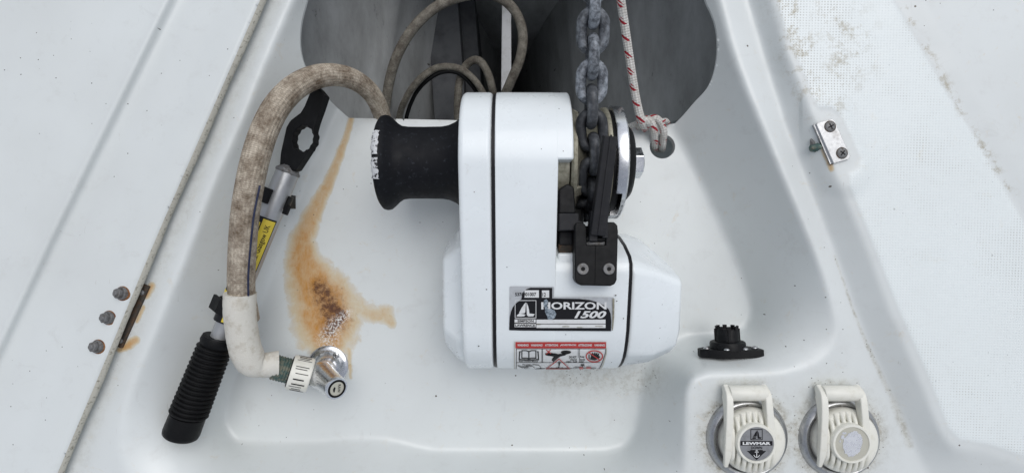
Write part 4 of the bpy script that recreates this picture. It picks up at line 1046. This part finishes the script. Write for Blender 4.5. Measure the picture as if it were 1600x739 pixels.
# ------------------------------------------------------------------ black socket on the step wall
ds = thing('remote_socket', 'black plastic plug socket with square plate on the step wall above the footswitches', 'socket', (.283, -.155, .055))
sc_ = Vector((.2805, -.1490, .055)); sy = Vector((-.03, 1, -.06)).normalized(); sx_, sz_ = Vector((1, .03, 0)).normalized(), None
sx_ = (sx_ - sy * sx_.dot(sy)).normalized(); sz_ = sx_.cross(sy)
hw = .036
dia = [(-hw - .003, -.001), (-.016, -.021), (.008, -.027), (hw + .003, -.020), (hw + .002, .004), (.014, .022), (-.020, .024), (-hw, .010)]
dia = [(-.0385, -.012), (.004, -.027), (.0385, -.013), (.0385, .010), (.003, .026), (-.0385, .010)]
plt = mk('mounting_plate', *prism([(-.0375, -.006), (-.0375, .004), (-.014, .020), (.0370, .021), (.0375, -.004), (.018, -.022), (-.020, -.020)], sc_, sx_, sz_, sy, -.006, .0045), 'black', ds, bevel=.001)
mk('collar', *lathe([(0, .0138), (.0190, .0138), (.0212, .0126), (.0220, .0105), (.0220, .003)], sc_ + sx_ * 0, sy, 48), 'black', ds)
tur = mk('turret', *lathe([(0, .020), (.0108, .020), (.0120, .0285), (.0128, .0295), (.0136, .0285), (.0142, .022), (.0148, .012)], sc_, sy, 48), 'black', ds)
for k in range(8):
    a_ = 2 * math.pi * k / 8 + .2; rr = sx_ * math.cos(a_) + sz_ * math.sin(a_); ta = sy.cross(rr)
    mk('castellation', *box(sc_ + sy * .0308 + rr * .0129, .0052, .0026, .0046, ta, rr, sy), 'black', tur, bevel=.0004)
    if k % 2 == 0: mk('key_rib', *box(sc_ + sy * .0210 + rr * .0146, .0032, .0022, .017, ta, rr, sy), 'black', tur, bevel=.0004)
for (x, z) in ((-.029, .003), (-.009, .0185), (.030, .010), (.014, .0185)):
    mk('screw', *lathe([(0, .0028), (.0022, .0024), (.0036, .0012), (.0040, 0)], sc_ + sx_ * x + sz_ * z + sy * .005, sy, 16), 'steel', ds)

# ------------------------------------------------------------------ footswitches
def footswitch(name, label, loc, badge):
    t = thing(name, label, 'footswitch', loc, 'deck footswitches on the ledge'); o = Vector(loc)
    mk('bezel', *lathe([(.0395, .0020), (.0405, .0075), (.0430, .0090), (.0455, .0080), (.0488, .0030), (.0494, .0005), (.0494, -.002), (.0395, -.002), (.0395, .0020)], o, Z_, 72), 'steel', t)
    mk('recess', *lathe([(0, .0030), (.0400, .0030), (.0405, .0015)], o, Z_, 40), 'dullsteel', t)
    oc = o + Vector((.0035, -.001, 0))
    mk('cap', *lathe([(.0392, .003), (.0390, .0075), (.0378, .0118), (.0352, .0140), (.0290, .0160), (0, .0175)], oc, Z_, 64), 'whiteold', t)
    for k in range(8):     # raised ribs running across the cap
        x = -.0285 + k * .0068
        hh = math.sqrt(max(0, .0362 ** 2 - x ** 2)) * .97; pts = []
        for i in range(13):
            y = -hh + 2 * hh * i / 12; e = abs(y) / hh
            z = .0160 + .0045 * (1 - e ** 6) - .004 * e ** 4
            pts.append(oc + Vector((x, y, z)))
        tube_obj('rib', pts, .0026, 'whiteold', t, seg=10, n=2, flat=1.0)
    bc = oc + Vector((.010, -.006, 0)) if False else oc + Vector((-.0035, .0030, 0))
    bz = mk('badge_ring', *lathe([(.0232, .015), (.0232, .0255), (.0222, .0270), (.0200, .0270), (.0196, .0258), (.0196, .015)], bc, Z_, 56), 'whiteold', t)
    bt = bc + Vector((0, 0, .0260))
    disc = lathe([(0, .0260), (.0197, .0260), (.0197, .018)], bc, Z_, 48)
    if badge:
        bd_ = mk('badge', *disc, 'badgegrey', t)
        m_ = lambda off: (lambda x, y: bt + Vector((x * .001, y * .001, off)))
        decal('logo_frame', [rect(-7, 4.6, 7, 5.4), rect(-7, 16.4, 7, 17.2), rect(-7, 5.4, -6.3, 16.4), rect(6.3, 5.4, 7, 16.4)], 'ink', bd_, m_(.0003))
        decal('logo_sail', [[(.6, 15.6), (-1.6, 13), (-4.0, 8.4), (-.6, 8.6), (.3, 9.5)], [(1.0, 15.8), (2.6, 12.5), (3.2, 8.2), (5.8, 7.6), (4.8, 6.0), (1.4, 6.2), (.9, 10)], [(-5.6, 6.0), (-3.6, 7.9), (-.2, 7.8), (-1.0, 6.0)]], 'ink', bd_, m_(.0003))
        decal('name_band', [[(-18.6, -1.8), (18.6, -1.8), (18.4, 3.4), (-18.4, 3.4)]], 'ink', bd_, m_(.0003))
        f = m_(.0006); label_text('lettering', 'LEWMAR', -16.2, -.9, 16.2, 2.5, 'inkwhite', bd_, f, bold=.05)
        decal('down_arrow', [[(-7.2, -6.9), (7.2, -6.9), (7.2, -8), (11.2, -8), (0, -18.6), (-11.2, -8), (-7.2, -8)]], 'ink', bd_, m_(.0003))
        label_text('lettering', 'DOWN', -6.4, -6.0, 6.4, -2.8, 'ink', bd_, m_(.0004), bold=.02)
        an = [line_poly((0, -7.6), (0, -15.2), .8), line_poly((-2.2, -9.2), (2.2, -9.2), .7), line_poly((-3.4, -12.6), (-2.0, -14.6), .8), line_poly((-2.0, -14.6), (0, -15.4), .8), line_poly((0, -15.4), (2.0, -14.6), .8), line_poly((2.0, -14.6), (3.4, -12.6), .8)]
        decal('anchor_mark', an + ring_poly(0, -7.6, 1.1, 1.1, .5, 12), 'inkwhite', bd_, m_(.0006))
    else:
        bd_ = mk('badge', *disc, 'cream', t)
        bd_['label'] = 'bare worn badge with a patch of mirror foil'
        random.seed(5); pp = []
        for i in range(44):
            a_ = 2 * math.pi * i / 44; r_ = (13.2 + 1.2 * math.sin(2 * a_ + .5) + random.uniform(-.9, .7)); pp.append((r_ * .82 * math.cos(a_) + .6, r_ * math.sin(a_) * 1.15 + .2))
        decal('foil_patch', [pp], 'foil', bd_, lambda x, y: bt + Vector((x * .001, y * .001, .0003)))
        decal('foil_patch', [blob(-11, 8, 2.2, 2.6, 7), blob(-9, 12.5, 2.8, 1.4, 8), blob(-14, 3, .9, 1.6, 6)], 'foil', bd_, lambda x, y: bt + Vector((x * .001, y * .001, .0003)))
    mk('screw', *lathe([(0, .0050), (.002, .0048), (.0032, .0042), (.0034, .002)], o + Vector((-.002, .0425, .003)), Z_, 16), 'rustplate', t)
    # hinged guard: a bar across the top and two arms
    g0 = o + Vector((-.0270, .0570, .013)); g1 = o + Vector((.0165, .0570, .013))
    gd = mk('guard_bar', *lathe([(0, 0), (.0085, 0), (.0092, .001), (.0092, (g1 - g0).length - .001), (.0085, (g1 - g0).length), (0, (g1 - g0).length)], g0, g1 - g0, 28), 'whiteold', t)
    for sx in (-1, 1):
        p_ = [o + Vector((sx * .0228 - .0062 + a_ * sx, b_, c_)) for a_, b_, c_ in ((0, .0655, .008), (0, .056, .0175), (.0005, .038, .0215), (.0015, .014, .0225), (.0020, -.012, .0205), (.0020, -.0300, .0150))]
        ps = catmull(p_, 5); vs_ = []; fs_ = []
        wd = interp([.0060, .0080, .0086, .0086, .0084, .0045], 5); hg = interp([.007, .0145, .011, .0075, .0065, .005], 5)
        for i, p in enumerate(ps):
            tt = (ps[min(i + 1, len(ps) - 1)] - ps[max(i - 1, 0)]).normalized(); s_ = X_; n_ = s_.cross(tt); n_ = n_ if n_.z > 0 else -n_
            w = wd[i] / 2
            vs_ += [p - s_ * w - n_ * hg[i] * .75, p + s_ * w - n_ * hg[i] * .75, p + s_ * w + n_ * hg[i] * .25, p - s_ * w + n_ * hg[i] * .25]
        m = len(ps)
        for i in range(m - 1):
            for k in range(4): fs_.append((i * 4 + k, i * 4 + (k + 1) % 4, (i + 1) * 4 + (k + 1) % 4, (i + 1) * 4 + k))
        fs_ += [(0, 1, 2, 3), ((m - 1) * 4 + 3, (m - 1) * 4 + 2, (m - 1) * 4 + 1, (m - 1) * 4)]
        mk('guard_arm', vs_, fs_, 'whiteold', t, bevel=.0016, bseg=3, blim=50)
    return t
footswitch('footswitch', 'round white footswitch with a silver badge showing an anchor and the word DOWN', PD(1166, 682), True)
footswitch('footswitch', 'round white footswitch whose bare badge keeps only a mirror patch', PD(1309, 682), False)

# ------------------------------------------------------------------ latch plate on the side deck
lp = thing('latch_plate', 'small bent stainless plate with two cross-head screws on the side deck edge', 'latch plate', PD(1300, 226))
zp = float(deck_z(np.array([[1300.]]), np.array([[226.]]))[0, 0]) + .0035
w = [P(u, v, zp) for u, v in [(1276, 195), (1278, 192), (1300, 186), (1304, 188), (1329, 244), (1327, 249), (1303, 255.5)]]
edge_lo = [P(1271, 195, zp - .0030), P(1297, 257, zp - .0030)]
n = len(w)
vs = w + [p - Vector((0, 0, .0016)) for p in w]; fs = [list(range(n)), list(range(n, 2 * n))[::-1]] + [(i, (i + 1) % n, n + (i + 1) % n, n + i) for i in range(n)]
mk('plate', vs, fs, 'steel', lp, bevel=.0005, smooth=True)
fl = [w[0], w[-1], edge_lo[1], edge_lo[0]]; fl2 = [edge_lo[0], edge_lo[1], edge_lo[1] - Vector((-.002, 0, .012)), edge_lo[0] - Vector((-.002, 0, .012))]
mk('folded_edge', *join((fl + [p - Vector((-.0010, 0, .0012)) for p in fl], [(0, 1, 2, 3), (7, 6, 5, 4), (0, 4, 5, 1), (1, 5, 6, 2), (2, 6, 7, 3), (3, 7, 4, 0)]), (fl2 + [p + Vector((.0014, 0, 0)) for p in fl2], [(0, 1, 2, 3), (7, 6, 5, 4), (0, 4, 5, 1), (1, 5, 6, 2), (2, 6, 7, 3), (3, 7, 4, 0)])), 'steel', lp, bevel=.0003)
mk('rust_edge', *bar(P(1283, 224, zp - .008), P(1298, 258, zp - .007), .004, .004, .006, .006), 'rust', lp)
for (u, v, a_) in ((1297, 198, .5), (1315.5, 239.5, .9)):
    c = P(u, v, zp)
    mk('rust_ring', *lathe([(0, .0004), (.0068, .0004), (.0071, -.0003)], c, Z_, 24), 'rustplate', lp)
    sc = mk('screw', *lathe([(0, .0018), (.0034, .0017), (.0054, .0011), (.0062, .0002)], c, Z_, 32), 'dullsteel', lp)
    e1 = Vector((math.cos(a_), math.sin(a_), 0)); e2 = Vector((-math.sin(a_), math.cos(a_), 0))
    mk('cross_recess', *join(box(c + Z_ * .0014, .0070, .0015, .0012, e1, e2), box(c + Z_ * .0014, .0015, .0070, .0012, e1, e2)), 'ink', sc, smooth=False)
st = thing('broken_stub', 'dark corroded broken stub sticking out beside the latch plate', 'stub', PD(1271, 232))
p0 = PD(1280, 229, .004); p1 = PD(1268, 233, .004)
v, f, uv = tube([p0, p0.lerp(p1, .4) + Z_ * .002, p1 + Z_ * .001, p1 + Vector((-.001, -.004, 0))], [.0018, .0038, .0052, .0030], seg=10, n=4, jitter=.35)
mk('stub', v, f, 'verdigris', st, uv=uv)
v, f, uv = tube([PD(1268, 230, .004), PD(1264, 223, .006), PD(1263, 219, .005)], [.0032, .0024, .0010], seg=8, n=3, jitter=.3)
mk('splinter', v, f, 'dullsteel', st, uv=uv)
